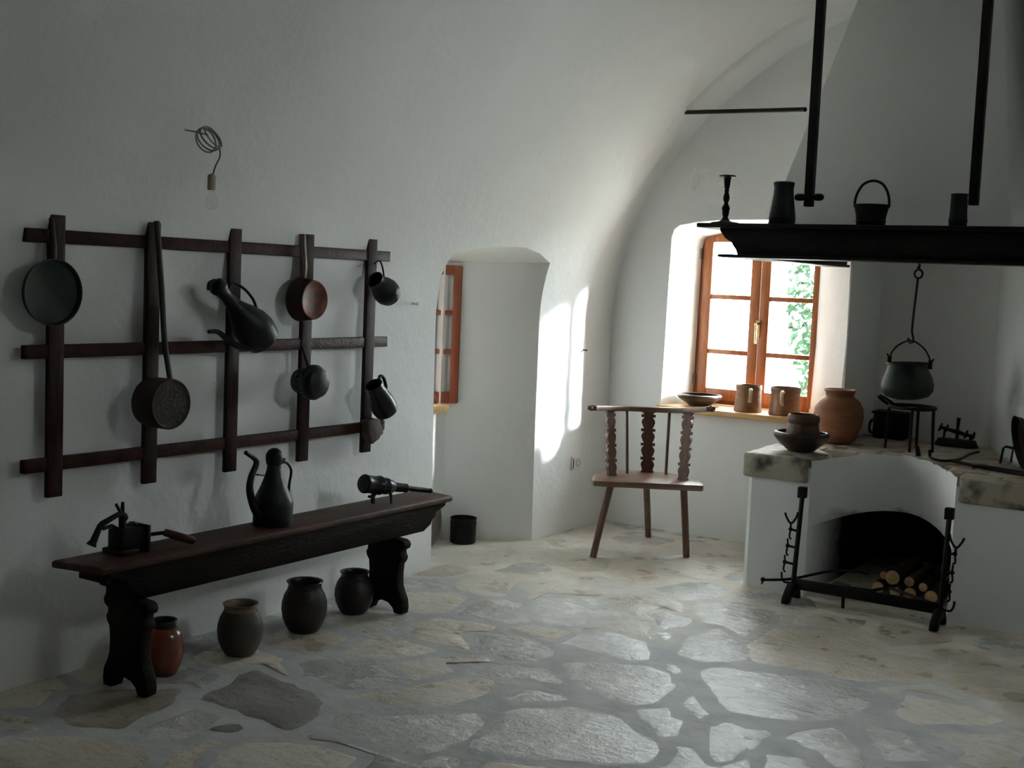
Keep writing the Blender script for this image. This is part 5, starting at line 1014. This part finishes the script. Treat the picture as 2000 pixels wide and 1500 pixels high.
# ------------------------------------------------------------------ hood, mantel and what stands on it
hd = MB()
b0 = [(-2.325, 5.76), (-1.185, 5.76)]; zt = 3.25
kx, ky = .20*(zt - 1.752)/1.07, .45*(zt - 1.752)/1.07
hd.v = [(-2.325, 5.76, 1.752), (-1.185, 5.76, 1.752), (-1.185, 7.05, 1.752), (-2.325, 7.05, 1.752), (-2.325 + kx, 5.76 + ky, zt), (-1.185 - kx, 5.76 + ky, zt), (-1.185 - kx, 7.05, zt), (-2.325 + kx, 7.05, zt),
        (-2.255, 5.83, 1.752), (-1.255, 5.83, 1.752), (-1.255, 6.9, 1.752), (-2.255, 6.9, 1.752), (-2.255 + kx, 5.83 + ky, zt), (-1.255 - kx, 5.83 + ky, zt), (-1.255 - kx, 6.9, zt), (-2.255 + kx, 6.9, zt)]
hd.f = [(0, 1, 5, 4), (1, 2, 6, 5), (2, 3, 7, 6), (3, 0, 4, 7), (8, 12, 13, 9), (9, 13, 14, 10), (10, 14, 15, 11), (11, 15, 12, 8), (0, 8, 9, 1), (1, 9, 10, 2), (2, 10, 11, 3), (3, 11, 8, 0)]
hd.v = [(x + 1.755, y - 5.76, z - 1.752) for x, y, z in hd.v]
hood = hd.build('chimney_hood', 'plaster', bevel=.012); hood.location = (-1.755, 5.76, 1.752)
tag(hood, 'white plastered tapering chimney hood above the dark mantel', 'hood')

mt = thing('mantel_frame', 'heavy black wooden mantel frame around the foot of the chimney hood', 'mantel', (-1.76, 5.25, 1.60))
m0 = Vector((-1.76, 5.25, 1.60))
def MBX(name, x0, x1, y0, y1, z0, z1, bevel=.005): return MB().box(x0 - m0.x, x1 - m0.x, y0 - m0.y, y1 - m0.y, z0 - m0.z, z1 - m0.z).build(name, 'black_wood', mt, bevel=bevel)
MBX('top_board', -2.442, -.90, 5.235, 5.80, 1.730, 1.750)
MBX('bottom_board', -2.338, -.95, 5.25, 5.42, 1.598, 1.612)
og = [(-2.345, 1.731), (-2.340, 1.715), (-2.328, 1.700), (-2.318, 1.686), (-2.300, 1.676), (-2.285, 1.668), (-2.275, 1.650), (-2.262, 1.636), (-2.252, 1.611)]
poly = og + [(-.96, 1.611), (-.96, 1.731)]
MB().prism(poly, 5.275, 5.335, lambda u, v, w_: (u - m0.x, w_ - m0.y, v - m0.z)).build('front_beam', 'black_wood', mt, bevel=.003)
MBX('side_top_board', -2.442, -2.19, 5.80, 6.675, 1.730, 1.750); 
MBX('side_bottom_board', -2.338, -2.19, 5.42, 6.672, 1.598, 1.612)
MBX('side_beam', -2.262, -2.205, 5.335, 6.672, 1.612, 1.731)
MBX('side_beam', -1.015, -.96, 5.335, 5.86, 1.612, 1.731)
MBX('side_bottom_board', -1.06, -.95, 5.42, 5.84, 1.598, 1.612)
MBX('side_top_board', -1.165, -.945, 5.80, 5.83, 1.730, 1.750)

ZM = 1.7515
p = thing('candlestick', 'slender turned black candlestick at the left end of the mantel', 'candlestick', (-2.35, 5.345, ZM))
MB().lathe([(0, 0), (.064, 0), (.066, .004), (.060, .007), (.030, .011), (.020, .017), (.013, .028), (.011, .035)], 28).build('foot', 'iron', p)
MB().lathe([(.011, .034), (.015, .040), (.0165, .060), (.019, .072), (.016, .080), (.0105, .090), (.009, .098), (.013, .106), (.0155, .120), (.012, .134), (.009, .146), (.0115, .152), (.009, .158), (.0125, .166), (.0135, .176), (.0155, .195), (.0165, .212)], 20).build('turned_stem', 'iron', p)
MB().lathe([(0, .200), (.014, .204), (.024, .211), (.037, .214), (.038, .218), (.036, .221), (.012, .219), (0, .217)], 26).build('drip_plate', 'iron', p)
p = thing('dark_tankard', 'tall dark waisted tankard on the mantel beside the candlestick', 'tankard', (-2.09, 5.38, ZM))
MB().lathe([(0, 0), (.052, 0), (.057, .006), (.059, .022), (.058, .045), (.051, .09), (.045, .135), (.043, .165), (.046, .182), (.047, .188), (.043, .192), (.040, .185), (.038, .16), (.046, .08), (.05, .02), (0, .01)], 34).build('tankard_body', 'iron_grey', p)
MB().lathe([(.0585, .026), (.0600, .029), (.0590, .034)], 34).build('foot_ring', 'iron_grey', p)
p = thing('small_pail', 'small dark pail with upright hoop handle in the middle of the mantel', 'pail', (-1.682, 5.36, ZM))
MB().lathe([(0, 0), (.058, 0), (.060, .003), (.063, .04), (.071, .076), (.076, .084), (.077, .090), (.073, .091), (.068, .08), (.058, .02), (0, .01)], 34).build('pail_body', 'iron', p)
MB().lathe([(.0605, .012), (.064, .016), (.0635, .022), (.0615, .026)], 34).build('foot_band', 'iron', p)
MB().tube(smoothpath([(-.074, 0, .080), (-.074, 0, .105), (-.066, 0, .140), (-.045, 0, .175), (-.015, 0, .191), (.015, 0, .191), (.045, 0, .175), (.066, 0, .140), (.074, 0, .105), (.074, 0, .080)], 4), .0058, 8).build('hoop_handle', 'iron', p)
p = thing('dark_canister', 'plain dark cylindrical canister on the mantel by the right pole', 'canister', (-1.318, 5.36, ZM))
MB().lathe([(0, 0), (.034, 0), (.036, .004), (.037, .03), (.0345, .06), (.033, .128), (.0345, .131), (.0345, .136), (.031, .137), (.030, .12), (.032, .02), (0, .01)], 28).build('canister_body', 'iron_grey', p)
MB().lathe([(.0375, .020), (.0385, .023), (.0380, .030)], 28).build('base_band', 'iron_grey', p)

# iron hangers in front of the hood, tie bar
for nm, x, lab in (('a', -2.003, 'long dark hanging pole with a wooden peg, in front of the left of the hood'), ('b', -1.286, 'long dark hanging pole without a peg, in front of the right of the hood')):
    y = 5.47; zb = 1.84 if nm == 'a' else 1.848; ztop = VZ + VB*math.sqrt(1 - ((x - VX)/VA)**2) + .03
    p = thing('hanging_pole', lab, 'pole', (x, y, zb), group='poles hanging before the hood')
    MB().box(-.019, .019, -.019, .019, .001, ztop - zb).build('pole', 'black_wood', p, bevel=.003)
    if nm == 'a':
        MB().lathe([(0, -.068), (.010, -.066), (.016, -.058), (.0165, -.032), (.012, -.022), (.0125, .022), (.0165, .034), (.016, .056), (.009, .066), (0, .068)], 14, Matrix.Translation((.0, -.0, .043)) @ AX).build('peg', 'black_wood', p)
t = MB().tube([(0, 0, 0), (.86, -.43, -.075)], .0115, 8).build('tie_bar', 'iron'); t.location = (-3.095, 6.405, 2.425)
tag(t, 'thin iron tie bar from the vault across to the chimney hood', 'bar')
